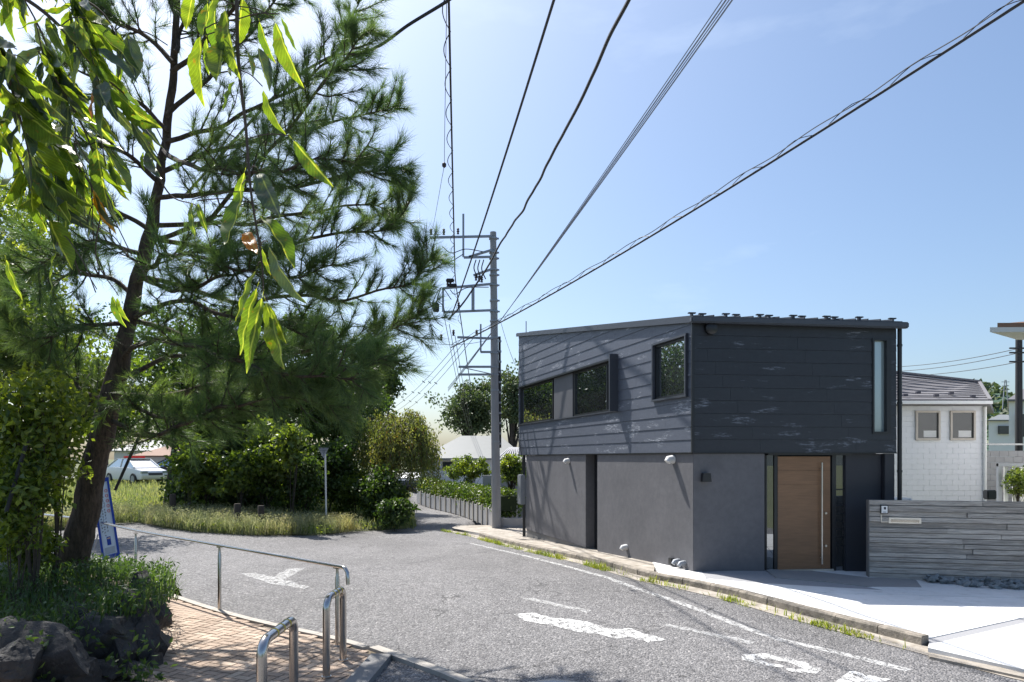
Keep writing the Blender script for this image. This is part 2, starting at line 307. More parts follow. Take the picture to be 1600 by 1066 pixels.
M['cover'] = foliage('ground_cover', (.030, .065, .022), (.085, .14, .045), .35, (2, 2.1, .7), .45)
M['roofgrey'] = simple('grey_roof', (.17, .165, .175), .7, .18, 4, bump=.3); M['roofpale'] = simple('pale_roof', (.17, .18, .178), .6, .1, 2, bump=.1); M['roofbrown'] = simple('brown_roof', (.22, .13, .09), .8, .2, 4, bump=.2)
M['tile_white'] = simple('white_siding', (.74, .75, .79), .6, .06, 3, bump=.2, bscale=15); M['beige'] = simple('beige_frame', (.50, .45, .40), .5, .1, 5, bump=0)
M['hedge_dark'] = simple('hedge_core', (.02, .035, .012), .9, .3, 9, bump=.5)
M['hill'] = simple('hill', (.07, .12, .085), 1, .4, .02, bump=0); M['carwhite'] = simple('car_white', (.75, .76, .77), .2, .03, 3, bump=0); M['cardark'] = simple('car_dark', (.03, .035, .04), .2, .05, 3, bump=0)
M['wallgrey'] = simple('block_wall', (.36, .36, .37), .85, .15, 3, bump=.3); M['tan'] = simple('step_stone', (.29, .285, .28), .7, .15, 12, bump=.2, bscale=80)
M['band'] = simple('gravel_band', (.30, .30, .31), .9, .35, 60, bump=.6, bscale=70)

# ------------------------------------------------------------------ terrain, road
KB = [(700, 829), (748, 838), (824, 858), (933, 882), (1009, 903), (1082, 918), (1167, 938), (1234, 957), (1347, 986), (1440, 1010)]
KW = [G(*p) for p in KB]
ROADEDGE = [(a.x, a.y) for a in KW]
tail = [G(1600, 1052), G(1800, 1092)]
allk = [(-.6, 60), (-1.2, 34)]+ROADEDGE+[(a.x, a.y) for a in tail]+[(9, 3), (14, -2)]
allk_y = sorted([(y, x) for x, y in allk])
AY = np.array([a[0] for a in allk_y]); AX = np.array([a[1] for a in allk_y])
def edge_x(y): return float(np.interp(y, AY, AX))
def gz(x, y):
    z = hgt(x, y)
    return z-.4*sst(.12, .45, x-edge_x(y)) if y < 40 else z
def sheet(name, x0, x1, y0, y1, nx, ny, zf, mat):
    xs = np.linspace(x0, x1, nx); ys = np.linspace(y0, y1, ny)
    V = [(x, y, zf(x, y)) for y in ys for x in xs]
    Fc = [(j*nx+i, j*nx+i+1, (j+1)*nx+i+1, (j+1)*nx+i) for j in range(ny-1) for i in range(nx-1)]
    o = np_mesh(name, V, Fc, mat); o.data.polygons.foreach_set('use_smooth', [True]*len(o.data.polygons)); return o
tag(sheet('ground', -1500, 1500, -400, 2600, 40, 40, lambda x, y: -3.2, M['earth']), kind='structure')
tag(sheet('plain', -90, 90, -30, 150, 181, 181, lambda x, y: (gz(x, y) if -40 < x < 40 else hgt(x, y))-.30 - (2.5*sst(100, 148, y)) - 2.5*sst(60, 88, abs(x)), M['earth']), kind='structure')
bpy.data.objects['plain'].name = 'terrain'
tag(sheet('road', -40, 12, -6, 70, 261, 381, gz, M['asphalt']), kind='structure')

def ground_poly(name, px, mat, off=.004, zf=None, parent=None, sub=0):
    pts = []
    for p in px:
        g = G(p[0], p[1]); pts.append((g.x, g.y))
    bm = bmesh.new(); vs_ = [bm.verts.new((x, y, 0)) for x, y in pts]; bm.faces.new(vs_)
    bmesh.ops.triangulate(bm, faces=bm.faces)
    bmesh.ops.subdivide_edges(bm, edges=bm.edges, cuts=1, use_grid_fill=True)
    for v in bm.verts: v.co.z = (zf or hgt)(v.co.x, v.co.y)+off
    bmesh.ops.recalc_face_normals(bm, faces=bm.faces)
    for f in bm.faces:
        if f.normal.z < 0: f.normal_flip()
    me = bpy.data.meshes.new(name); bm.to_mesh(me); bm.free(); me.materials.append(mat); o = bpy.data.objects.new(name, me); col(o)
    if parent: o.parent = parent
    return o
def strip(name, px, wdt, mat, off, zf=None, both=True):
    pts = [G(*p) for p in px]; pts = catmull([(p.x, p.y, 0) for p in pts], 8); V = []; Fc = []
    for i, p in enumerate(pts):
        t = (pts[min(i+1, len(pts)-1)]-pts[max(0, i-1)]).normalized(); n_ = Vector((-t.y, t.x, 0))
        for k in (-.5, .5):
            q = p+n_*wdt*k; V.append((q.x, q.y, (zf or hgt)(q.x, q.y)+off))
        if i: Fc.append((2*i-2, 2*i-1, 2*i+1, 2*i))
    return np_mesh(name, V, Fc, mat)
# painted markings
tag(strip('edge_line', [(734, 849), (841, 874), (981, 915), (1050, 938), (1116, 963), (1206, 996), (1290, 1016), (1420, 1048)], .13, M['paint_line'], .005), 'worn white edge line running along the kerb beside the black house', 'road marking')
def marking(polys, label, mat, grp=None):
    t = thing('road_marking', label, 'road marking', G(*polys[0][0]), grp)
    for pl in polys:
        q = []
        for i_ in range(len(pl)):
            a_, b_ = pl[i_], pl[(i_+1) % len(pl)]; m_ = max(1, int(math.hypot(b_[0]-a_[0], b_[1]-a_[1])/7))
            for k_ in range(m_): f_ = k_/m_; q.append((a_[0]+(b_[0]-a_[0])*f_+random.uniform(-1.6, 1.6), a_[1]+(b_[1]-a_[1])*f_+random.uniform(-.9, .9)))
        pl = q
        o = ground_poly('painted_stroke', pl, mat, .006); o.data.transform(Matrix.Translation(-t.location)); o.parent = t
marking([[(803, 961), (832, 958), (868, 967), (905, 969), (950, 983), (985, 983), (1010, 991), (1040, 1000), (1012, 1004), (985, 996), (965, 999), (935, 991), (905, 989), (868, 979), (822, 971)]], 'bright white brushed arrow stroke in the middle of the road', M['paint'])
marking([[(1158, 1024), (1195, 1022), (1248, 1033), (1286, 1047), (1276, 1053), (1235, 1050), (1226, 1046), (1255, 1046), (1232, 1036), (1200, 1030), (1180, 1031), (1200, 1036), (1225, 1041), (1222, 1045), (1180, 1037), (1160, 1031)]], 'white painted oval loop on the road near the bottom edge', M['paint'])
marking([[(1328, 1049), (1392, 1062), (1380, 1068), (1345, 1066), (1330, 1069), (1305, 1066)]], 'white painted block on the road right of the painted oval', M['paint'])
marking([[(372, 896), (398, 896), (440, 905), (482, 917), (476, 921), (430, 914)], [(425, 904), (450, 889), (478, 887), (448, 906)]], 'faded white T shaped mark on the asphalt beyond the handrail', M['paint_worn'])
marking([[(816, 936), (835, 936), (925, 955), (918, 958)]], 'faint worn white dash on the road above the bright arrow stroke', M['paint_worn'])
marking([[(1035, 978), (1045, 976), (1180, 1003), (1175, 1008)]], 'faint worn white dash on the road between arrow stroke and edge line', M['paint_worn'])
# manhole
t = thing('manhole_cover', 'round iron manhole cover in a pale frame at the bottom edge of the road', 'manhole cover', G(868, 1082))
mb = MB(); c0 = t.location
mb.tube([c0+Vector((0, 0, -.02)), c0+Vector((0, 0, .012))], .36, 8); mb.build('frame', M['edging'], t)
mb = MB(); mb.tube([c0+Vector((0, 0, -.02)), c0+Vector((0, 0, .016))], .29, 24); mb.build('cover', M['galv'], t)

# ------------------------------------------------------------------ kerb, gutter, far pavement
kt = thing('kerb', 'dark weathered concrete kerb curving from the utility pole to the forecourt', 'kerb', kind='structure')
kp = catmull([Vector((a.x, a.y, 0)) for a in KW[1:]], 6)
# resample to 0.6 m stones
def resample(pts, step):
    out = [pts[0]]; acc = 0
    for a, b in zip(pts, pts[1:]):
        L = (b-a).length
        while acc+L >= step:
            a = a.lerp(b, (step-acc)/L); out.append(a.copy()); L = (b-a).length; acc = 0
        acc += L
    return out
ks = resample(kp, .6)+[kp[-1]]
for a, b in zip(ks, ks[1:]):
    if (b-a).length < .1: continue
    t_ = (b-a).normalized(); n_ = Vector((t_.y, -t_.x, 0)); n_ = n_ if n_.x > 0 else -n_
    a2, b2 = a+t_*.006, b-t_*.006; poly = []
    wob = random.uniform(-.006, .006)
    mb = MB(); za, zb = hgt(a.x, a.y), hgt(b.x, b.y)
    ht = .115
    prof = [(0, -.1), (.012, ht-.02), (.03, ht), (.14, ht), (.14, -.1)]
    A_ = [a2+n_*(o+wob)+Vector((0, 0, za+z)) for o, z in prof]; B_ = [b2+n_*(o+wob)+Vector((0, 0, zb+z)) for o, z in prof]; n5 = 5
    mb.add(A_+B_, [tuple(range(5)), tuple(range(5, 10))[::-1]]+[(i, (i+1) % 5, (i+1) % 5+5, i+5) for i in range(5)])
    mb.build('kerb_stone', M['kerb'], kt)
# gutter apron
V = []; Fc = []; gp = catmull([Vector((a.x, a.y, 0)) for a in KW+tail], 8)
for i, p in enumerate(gp):
    t_ = (gp[min(i+1, len(gp)-1)]-gp[max(0, i-1)]).normalized(); n_ = Vector((t_.y, -t_.x, 0)); n_ = n_ if n_.x > 0 else -n_
    wd = .30 if i > 6 else .25
    for o in (-wd, .03): q = p+n_*o; V.append((q.x, q.y, hgt(q.x, q.y)+.006+(.004 if o > 0 else 0)))
    if i: Fc.append((2*i-2, 2*i-1, 2*i+1, 2*i))
tag(np_mesh('gutter', V, Fc, M['gutter']), kind='structure')
def fz(x, y): return .103-.035*max(0, x-3.3)+(hgt(x, y) if x < 4 else 0)*1.0
# house frame of reference
A = P(1083, 890, 2.05*F/174); A.z = 0
U = Vector((-.307, .952, 0)).normalized(); NU = Vector((-U.y, U.x, 0)); NU = NU if NU.x < 0 else -NU
FR = Vector((600/F*13.02, 13.02, 0)); UF = (FR-A).normalized(); NF = Vector((UF.y, -UF.x, 0)); FL = (FR-A).length
up = Vector((0, 0, 1))
def S(t, z, o=0): return A+U*t+NU*o+up*z
def Fp(s, z, o=0): return A+UF*s+NF*o+up*z
def hitS(px, py, o=0):
    k = (px-CX)/F; B = A+NU*o; t = (B.x-k*B.y)/(k*U.y-U.x); d = B.y+U.y*t; return t, H+(HY-py)/F*d
def hitF(px, py, o=0):
    k = (px-CX)/F; B = A+NF*o; t = (k*B.y-B.x)/(UF.x-k*UF.y); d = B.y+UF.y*t; return t, H+(HY-py)/F*d
kin = []
for i_, a_ in enumerate(KW):
    if i_ < 4: continue
    t_ = (KW[min(i_+1, len(KW)-1)]-KW[i_-1]); t_.z = 0; t_.normalize(); n_ = Vector((t_.y, -t_.x, 0)); n_ = n_ if n_.x > 0 else -n_; q_ = a_+n_*.135; kin.append(Vector((q_.x, q_.y, 0)))
# far pavement behind the kerb
mb = MB(); V = []; Fc = []
ys = np.linspace(12.3, 26, 30)
for i, y in enumerate(ys):
    x0 = edge_x(y)+.10; t_ = (y-A.y)/U.y; x1 = (A+U*t_).x+.5 if y < 22 else x0+4.0
    if y < 13.95: x1 = min(x1, max(x0+.02, kin[0].x+(2.9-kin[0].x)*(y-kin[0].y)/(13.95-kin[0].y)+.03))
    for x in (x0, x1): V.append((x, y, hgt(x0, y)+.092))
    if i: Fc.append((2*i-2, 2*i-1, 2*i+1, 2*i))
tag(np_mesh('pavement', V, Fc, M['gutter']), kind='structure')
# forecourt: slabs with real joints
def wpt(px, py):  # forecourt plane hit
    d = 5.0
    for _ in range(40):
        x = (px-CX)/F*d; d = (H-fz(x, d))*F/(py-HY)
    return Vector(((px-CX)/F*d, d, 0))
j1a, j1b = wpt(1112, 922), wpt(1700, 938)
poly = [S(1.45, 0, .02)]+[kin[0]+(kin[1]-kin[0])*.15]+kin[1:]+[wpt(*p) for p in ((1450, 1012), (1600, 1046), (1850, 1100))]+[Vector((15, 7, 0)), Vector((15, 14, 0)), Vector((5, 14, 0)), S(1.45, 0, -.8)]
def clip(poly, a, n_, off):
    out = []
    for i in range(len(poly)):
        p, q = poly[i], poly[(i+1) % len(poly)]; dp, dq = (p-a).dot(n_)-off, (q-a).dot(n_)-off
        if dp >= 0: out.append(p)
        if dp*dq < 0: out.append(p.lerp(q, dp/(dp-dq)))
    return out
ft = thing('forecourt', 'bright white concrete forecourt in front of the black house', 'forecourt', kind='structure')
def split(polys, a, b, gap):
    n_ = Vector((-(b-a).y, (b-a).x, 0)).normalized(); r = []
    for p in polys:
        for s_ in (1, -1):
            q = clip(p, a, n_*s_, gap/2)
            if len(q) > 2: r.append(q)
    return r
polys = [poly]
polys = split(polys, wpt(1146, 922), wpt(1430, 930), .022)
polys = split(polys, wpt(1340, 912), wpt(1600, 962), .022)
polys = split(polys, wpt(1447, 1003), wpt(1600, 969), .16)
for pl in polys:
    mb = MB(); mb.prism([Vector((p.x, p.y, fz(p.x, p.y)-.12)) for p in pl], (0, 0, .12)); mb.build('slab', M['white_concrete'], ft)
V = [(p.x, p.y, fz(p.x, p.y)-.010) for p in poly]; mb = MB(); mb.add(V, [tuple(range(len(V)))]); mb.build('joint_fill', M['band'], ft)
# lower concrete lip at the road edge right of the kerb
mb = MB(); lip = [wpt(*p) for p in ((1450, 1012), (1600, 1046), (1850, 1100))]
lp2 = [p+Vector((-.10, -.16, 0)) for p in lip]
for i in range(2):
    mb.prism([Vector((q.x, q.y, .0)) for q in (lip[i]+Vector((-.07, -.12, 0)), lip[i+1]+Vector((-.07, -.12, 0)), lip[i+1]+Vector((-.13, -.24, 0)), lip[i]+Vector((-.13, -.24, 0)))], (0, 0, .03))
tag(mb.build('gutter_lip', M['gutter']), kind='structure')
# door step stone
st = [wpt(*p) for p in ((1197, 891), (1213, 903), (1290, 909), (1360, 917), (1440, 918), (1428, 903), (1357, 903))]+[Vector((5.2, 13.2, 0))]
mb = MB(); mb.prism([Vector((p.x, p.y, fz(p.x, p.y)-.02)) for p in st], (0, 0, .027)); tag(mb.build('door_step', M['tan']), 'low grey stone step in front of the wooden door', 'step')

# ------------------------------------------------------------------ THE HOUSE
zc = H+9/F*A.y      # cladding bottom
tU = hitS(811, 600)[0]; tL = hitS(822, 780)[0]
roof_n = H+(HY-499)/F*A.y; zfar = hitS(811, 523)[1]
def roofz(t): return roof_n+(zfar-roof_n)*t/tU
hs = thing('black_house', 'two storey black and charcoal house with dark board cladding and wooden door', 'house', A)
BR = Vector((10.2, 22.6, 0)); FARU = S(tU, 0); FARL = S(tL, 0)
# cores
def body(name, pts, z0, ztops, mat):
    mb = MB(); n = len(pts); v = [p+up*z0 for p in pts]+[p+up*z for p, z in zip(pts, ztops)]
    mb.add(v, [tuple(range(n))[::-1], tuple(range(n, 2*n))]+[(i, (i+1) % n, (i+1) % n+n, i+n) for i in range(n)]); return mb.build(name, mat, hs)
ins = .16
cA = A-NU*ins-NF*ins; cR = FR-NF*ins-UF*.05; cF = FARU-NU*ins-U*.04; cB = BR
slope = (zfar-roof_n)/tU
def rz(p):
    q = p-A; det = U.x*UF.y-U.y*UF.x; return roof_n+slope*((q.x*UF.y-q.y*UF.x)/det)
body('upper_wall', [cA, cR, cB, cF], zc+.01, [rz(p)-.06 for p in (cA, cR, cB, cF)], M['black_wall'])
lA = A-NU*.3-NF*.3; lR = FR-NF*.45-UF*.1; lB = BR-Vector((.3, .3, 0)); lF = FARL-NU*.3-U*.05
body('lower_wall', [lA, lR, lB, lF], -.8, [zc+.005]*4, M['black_wall'])
# roof slab
ov = .06
rp = [A+NU*.05+NF*.10-U*0, FR+NF*.10+UF*.06, BR+Vector((.1, .1, 0)), FARU+NU*.05+U*.12]
mb = MB(); v = [Vector((p.x, p.y, rz(p)-.01)) for p in rp]+[Vector((p.x, p.y, rz(p)+.05)) for p in rp]
mb.add(v, [(3, 2, 1, 0), (4, 5, 6, 7)]+[(i, (i+1) % 4, (i+1) % 4+4, i+4) for i in range(4)]); roof = mb.build('roof', M['dark_metal'], hs)
# snow guards
k = 0
for px in (1080, 1101, 1133, 1154, 1186, 1206, 1238, 1258, 1290, 1309, 1341, 1400):
    s_ = hitF(px, 490)[0]; back = -.02 if k % 2 == 0 else .12; k += 1; p = Fp(s_, 0, -back)
    mb = MB(); z = rz(p)+.05; mb.box(Vector((p.x, p.y, z+.03)), (.035, .10, .07), (UF, NF, up)); mb.box(Vector((p.x, p.y, z+.06))+NF*.01, (.15, .07, .022), (UF, NF, up)); mb.build('snow_guard', M['dark_metal'], roof, bevel=.008)
for k in range(16):   # standing seams
    s_ = .12+k*(FL-.1)/15.5; a = Fp(s_, 0, .06); b = a+U*9.6+UF*(s_*.3)
    mb = MB(); mb.bar(Vector((a.x, a.y, rz(a)+.065)), Vector((b.x, b.y, rz(b)+.065)), .022, .04); mb.build('roof_seam', M['dark_metal'], roof)
# verge trim on side
mb = MB(); mb.bar(S(-.02, roofz(0)-.02, .045), S(tU+.1, roofz(tU+.1)-.02, .045), .05, .09); mb.build('verge_trim', M['dark_metal'], hs)
mb = MB(); mb.tube([S(hitS(823, 515)[0], roofz(9.5), .02), S(hitS(823, 515)[0], roofz(9.5)+.38, .02)], .014, 6); mb.build('roof_rod', M['dark_metal'], hs)
# gutter on front
g0, g1 = Fp(-.10, roof_n-.03, .13), Fp(FL+.14, roof_n-.03-.02, .13)
mb = MB(); mb.bar(g0, g1, .12, .115); mb.build('rain_gutter', M['dark_metal'], hs, bevel=.02)
mb = MB(); e0 = Fp(FL+.075, 0, .0); mb.tube([e0+up*(roof_n-.08), e0+up*1.0, e0+up*.0], .04, 10); dp = mb.build('downpipe', M['black_metal'], hs, smooth=True)
mb = MB(); [mb.tube([e0+up*(z-.02), e0+up*(z+.02)], .048, 10) for z in (4.3, 3.2, 1.9)]; mb.build('pipe_clip', M['black_metal'], dp)
# boards
def boards(org, u, n_, rows, length, topf, holes, mat, thick=.16, lap=(.016, .006)):
    for (z0, z1) in rows:
        cuts = [(0, length)]
        for (a, b, c, d) in holes:
            if z1 > c+1e-4 and z0 < d-1e-4:
                new = []
                for (p, q) in cuts:
                    if b <= p or a >= q: new.append((p, q, 0)) if 0 else new.append((p, q))
                    else:
                        if a > p: new.append((p, a))
                        if b < q: new.append((b, q))
                        # remaining slivers above / below the hole
                        if z0 < c: extra.append((max(a, p), min(b, q), z0, c, z0, z1))
                        if z1 > d: extra.append((max(a, p), min(b, q), d, z1, z0, z1))
                cuts = new
        for (p, q) in cuts: pieces.append((p, q, z0, z1, z0, z1))
    allp_ = []
    for it in pieces+extra:
        p, q = it[0], it[1]; cuts_ = [p]+[c_ for c_ in [((it[4]*7.31) % 1.9)+1.9*k_ for k_ in range(8)] if p+.25 < c_ < q-.25]+[q]
        allp_ += [(cuts_[k_]+(.0015 if k_ else 0), cuts_[k_+1]-.0015, *it[2:]) for k_ in range(len(cuts_)-1)]
    for (p, q, za, zb, r0, r1) in allp_:
        poly = [Vector((p, za, 0)), Vector((q, za, 0)), Vector((q, zb, 0)), Vector((p, zb, 0))]
        if topf:
            k0, k1 = topf(0), topf(1)-topf(0); nn_ = Vector((k1, -1, 0)); ln = nn_.length
            poly = clip(poly, Vector((0, k0, 0)), nn_/ln, 0)
        if len(poly) < 3 or q-p < .02: continue
        n = len(poly)
        out = [org+u*v.x+up*v.y+n_*(lap[1]+(lap[0]-lap[1])*(r1-v.y)/(r1-r0)) for v in poly]; bk = [org+u*v.x+up*v.y-n_*thick for v in poly]
        mb = MB(); mb.add(out+bk, [tuple(range(n)), tuple(range(n, 2*n))[::-1]]+[(i, i+n, (i+1) % n+n, (i+1) % n) for i in range(n)]); mb.build('cladding_board', mat, hs)
extra = []; pieces = []
rec_t0, rec_z1 = hitS(965, 558); rz0 = hitS(965, 641)[1]; rec_z1 = hitS(900, 580)[1]
w3a, w3b = hitS(1074, 524), hitS(1024, 540); w3z0, w3z1 = hitS(1048, 621)[1], hitS(1048, 533)[1]
sp = .2365
rows = [(zc+i*sp, zc+(i+1)*sp-.004) for i in range(18)]
boards(A, U, NU, rows, tU, lambda t: roofz(t)-.03, [(rec_t0, tU-.03, rz0, rec_z1), (w3a[0], w3b[0], w3z0, w3z1)], M['clad_side_lit'])
extra = []; pieces = []
fw0, fw1 = hitF(1362, 529), hitF(1391, 678)
rows = [(zc+i*.240, zc+(i+1)*.240-.003) for i in range(11)]
rows[-1] = (rows[-1][0], min(rows[-1][1], roof_n-.05)); rows = [r for r in rows if r[0] < roof_n-.06]
boards(A, UF, NF, rows, FL, None, [(fw0[0], fw1[0], fw1[1], fw0[1])], M['clad_front_shaded'], lap=(.016, .008))
mb = MB(); mb.bar(S(-.005, zc-.01, .018)+NF*.018, S(-.005, roof_n-.03, .018)+NF*.018, .05, .05, up=UF); mb.build('corner_trim', M['black_metal'], hs)
mb = MB(); mb.bar(S(.02, zc-.008, .008), S(tU, zc-.008, .008), .05, .02); mb.bar(Fp(.0, zc-.008, .008), Fp(FL, zc-.008, .008), .05, .02); mb.build('drip_flashing', M['black_metal'], hs)
mb = MB(); mb.box((S(tU+.012, 0, -.05)+up*(zc+zfar)/2), (.06, .02, zfar-zc-.06), (NU, U, up)); mb.build('end_trim', M['black_metal'], hs)
# side windows: recess band with window, panel, window, fin
def win_side(t0, t1, z0, z1, o=-.07, fw=.045, mull=None):
    fr = MB(); dpt = .07
    fr.box(S((t0+t1)/2, z0+fw/2, o), (t1-t0, dpt, fw), (U, NU, up)); fr.box(S((t0+t1)/2, z1-fw/2, o), (t1-t0, dpt, fw), (U, NU, up))
    for t_ in (t0+fw/2, t1-fw/2): fr.box(S(t_, (z0+z1)/2, o), (fw, dpt, z1-z0-2*fw), (U, NU, up))
    if mull: fr.box(S(mull, (z0+z1)/2, o), (fw, dpt, z1-z0-2*fw), (U, NU, up))
    w_ = fr.build('window', M['black_metal'], hs)
    gl = MB(); gl.box(S((t0+t1)/2, (z0+z1)/2, o-.01), (t1-t0-2*fw+.01, .012, z1-z0-2*fw+.01), (U, NU, up)); gl.build('pane', M['glass'], w_)
    return w_
win_side(hitS(862, 640)[0], tU-.05, rz0+.01, rec_z1-.01)
win_side(rec_t0+.03, hitS(895, 640)[0], rz0+.01, rec_z1-.01, mull=hitS(946, 640)[0])
a, b = hitS(893, 600)[0], hitS(864, 600)[0]; mb = MB(); mb.box(S((a+b)/2, (rz0+rec_z1)/2, -.08), (b-a, .10, rec_z1-rz0-.02), (U, NU, up)); mb.build('window_panel', M['grey_panel'], hs)
mb = MB(); mb.box(S((rec_t0+tU)/2, rz0-.012, -.02), (tU-rec_t0-.04, .14, .028), (U, NU, up)); mb.build('window_sill', M['dark_metal'], hs)
mb = MB(); mb.box(S((rec_t0+tU)/2, rec_z1+.02, .01), (tU-rec_t0-.04, .10, .045), (U, NU, up)); mb.build('head_flashing', M['black_metal'], hs)
mb = MB(); mb.box(S(rec_t0-.02, (rz0+rec_z1)/2+.03, .08), (.05, .28, rec_z1-rz0+.12), (U, NU, up)); mb.build('window_fin', M['dark_metal'], hs)
w_ = win_side(w3a[0], w3b[0], w3z0, w3z1, -.03)
mb = MB(); t0, t1 = w3a[0], w3b[0]
for (tt, zz, lx, lz) in (((t0+t1)/2, w3z0-.02, t1-t0+.1, .04), ((t0+t1)/2, w3z1+.02, t1-t0+.1, .04)): mb.box(S(tt, zz, .03), (lx, .08, lz), (U, NU, up))
for tt in (t0-.02, t1+.02): mb.box(S(tt, (w3z0+w3z1)/2, .03), (.04, .08, w3z1-w3z0), (U, NU, up))
mb.build('window_casing', M['dark_metal'], hs)
# front slim window
fr = MB(); s0, s1, z0, z1 = fw0[0], fw1[0], fw1[1], fw0[1]
for (ss, zz, lx, lz) in (((s0+s1)/2, z0+.02, s1-s0, .04), ((s0+s1)/2, z1-.02, s1-s0, .04), (s0+.02, (z0+z1)/2, .04, z1-z0-.08), (s1-.045, (z0+z1)/2, .09, z1-z0-.08)): fr.box(Fp(ss, zz, -.03), (lx, .12, lz), (UF, NF, up))
w_ = fr.build('window', M['black_metal'], hs); gl = MB(); gl.box(Fp((s0+s1)/2-.025, (z0+z1)/2, -.06), (s1-s0-.12, .012, z1-z0-.07), (UF, NF, up)); gl.build('pane', M['glass_pale'], w_)
# lower stucco
sb = -.10; sl0, sl1 = hitS(933, 780)[0], hitS(915, 780)[0]
zs = zc-.02
def wallbox(name, fn, ax, a, b, z0, z1, o0, o1, mat, par=None, bevel=.006): mb = MB(); mb.box(fn((a+b)/2, (z0+z1)/2, (o0+o1)/2), (b-a, abs(o1-o0), z1-z0), (*ax, up)); return mb.build(name, mat, par or hs, bevel=bevel)
wallbox('stucco_wall', S, (U, NU), .0, sl0, sb, zs, -.30, -.004, M['stucco'])
wallbox('stucco_wall', S, (U, NU), sl1, tL, sb, zs, -.30, -.004, M['stucco'])
wallbox('plinth', S, (U, NU), .0, sl0, -.8, sb-.004, -.30, -.03, M['plinth'])
wallbox('plinth', S, (U, NU), sl1, tL, -.8, sb-.004, -.30, -.03, M['plinth'])
wallbox('slot_door', S, (U, NU), sl0, sl1, -.12, zs, -.33, -.24, M['black_metal'])
wallbox('slot_threshold', S, (U, NU), sl0, sl1, -.8, -.125, -.28, -.02, M['plinth'])
s1195 = hitF(1195, 800)[0]
wallbox('stucco_wall', Fp, (UF, NF), 0.0, s1195, -.15, zs, -.295, -.004, M['stucco'])
# black return at corner: same stucco, covered by front leaf
s1383 = hitF(1383, 800)[0]
wallbox('black_panel', Fp, (UF, NF), hitF(1326, 800)[0], s1383-.003, -.2, zs, -.40, -.10, M['black_wall'])
wallbox('corner_column', Fp, (UF, NF), s1383, FL-.02, -.2, zs, -.40, -.012, M['black_wall'])
# entrance
eo = -.12
def fb(px0, px1, py0, py1, o0, o1, name, mat, par=None, bevel=.003):
    a, z1 = hitF(px0, py0, (o0+o1)/2); b, z0 = hitF(px1, py1, (o0+o1)/2); return wallbox(name, Fp, (UF, NF), a, b, z0, z1, o0, o1, mat, par, bevel)
fb(1195, 1326, 707, 711.5, -.28, -.02, 'entrance_lintel', M['black_metal'])
for a, b in ((1207, 1213), (1297, 1303.5), (1322, 1326)): fb(a, b, 711, 894, -.26, -.13, 'door_frame', M['black_metal'])
fb(1193, 1195.8, 711, 890, -.26, -.12, 'door_frame', M['black_metal'])
door = fb(1213, 1297, 713, 889.5, -.22, -.17, 'door', M['black_metal'])
nb = 8
for i in range(nb):
    y0 = 713.3+i*(176/nb); fb(1213.6, 1296.4, y0, y0+176/nb-.45, -.165, -.13, 'plank', M['door_wood'], door, .0025)
a0 = hitF(1285, 723, -.06); a1 = hitF(1285, 882, -.06)
mb = MB(); mb.tube([Fp(a0[0], a1[1], -.07), Fp(a0[0], a0[1], -.07)], .015, 12)
for zz in (a1[1]+.12, a0[1]-.12): mb.tube([Fp(a0[0], zz, -.13), Fp(a0[0], zz, -.07)], .008, 8)
mb.build('handle', M['brushed'], door, smooth=True)
for py in (802, 853):
    q = hitF(1290.5, py, -.11); mb = MB(); mb.tube([Fp(q[0], q[1], -.13), Fp(q[0], q[1], -.10)], .022, 14); mb.build('lock', M['brushed'], door)
fb(1212, 1298, 889.5, 891.5, -.26, -.05, 'threshold', M['brushed'])
sg = fb(1196, 1207, 711.5, 892, -.20, -.15, 'side_light', M['glass_entry'])
sg2 = fb(1303.5, 1322, 711.5, 892, -.20, -.15, 'side_light', M['glass_entry'])
for py in (765, 790, 803, 815, 827, 839, 852): fb(1303.7, 1321.8, py-1, py+1, -.149, -.14, 'muntin', M['black_metal'], sg2, 0)
fb(1256, 1266, 706.9, 708.6, -.06, .0, 'downlight', M['brushed'])
# lamp on front stucco
q = hitF(1101, 746); mb = MB(); mb.box(Fp(q[0], q[1], .01), (.13, .02, .13), (UF, NF, up)); c = Fp(q[0]-.0, q[1], .07)
mb.add([c+UF*a*.085+NF*b*.05+up*z for z, a_ in ((.08, .8), (-.08, 1.0)) for a, b in ((-a_, -1), (a_, -1), (a_, 1), (-a_, 1))], [(0, 1, 2, 3), (7, 6, 5, 4), (0, 4, 5, 1), (1, 5, 6, 2), (2, 6, 7, 3), (3, 7, 4, 0)]); mb.build('wall_lamp', M['black_metal'], hs)
q = hitF(1109, 514); mb = MB(); mb.tube([Fp(q[0], q[1], 0), Fp(q[0], q[1], .10), Fp(q[0], q[1], .12)], [.115, .115, .09], 20); mb.build('round_vent', M['black_metal'], hs, smooth=True)
# vents on the side wall
def hood(px, py, mat, r=.065):
    t_, z_ = hitS(px, py); mb = MB(); mb.tube([S(t_, z_, -.01), S(t_, z_, .02)], r*1.05, 16); mb.tube([S(t_, z_+.005, .02), S(t_, z_-.005, .10), S(t_, z_-.05, .13)], [r, r*.95, r*.8], 14); mb.build('vent_hood', mat, hs, smooth=True)
hood(889, 720, M['offwhite']); hood(1052, 718, M['offwhite'], .08); hood(979, 855, M['offwhite'], .06); hood(909, 863, M['galv'], .04); hood(1061, 877, M['galv'], .05); hood(1070, 880, M['galv'], .05)
t_, z_ = hitS(1051, 877); mb = MB(); mb.box(S(t_, z_, .03), (.12, .07, .13), (U, NU, up)); mb.build('outlet_box', M['black_metal'], hs, bevel=.008)
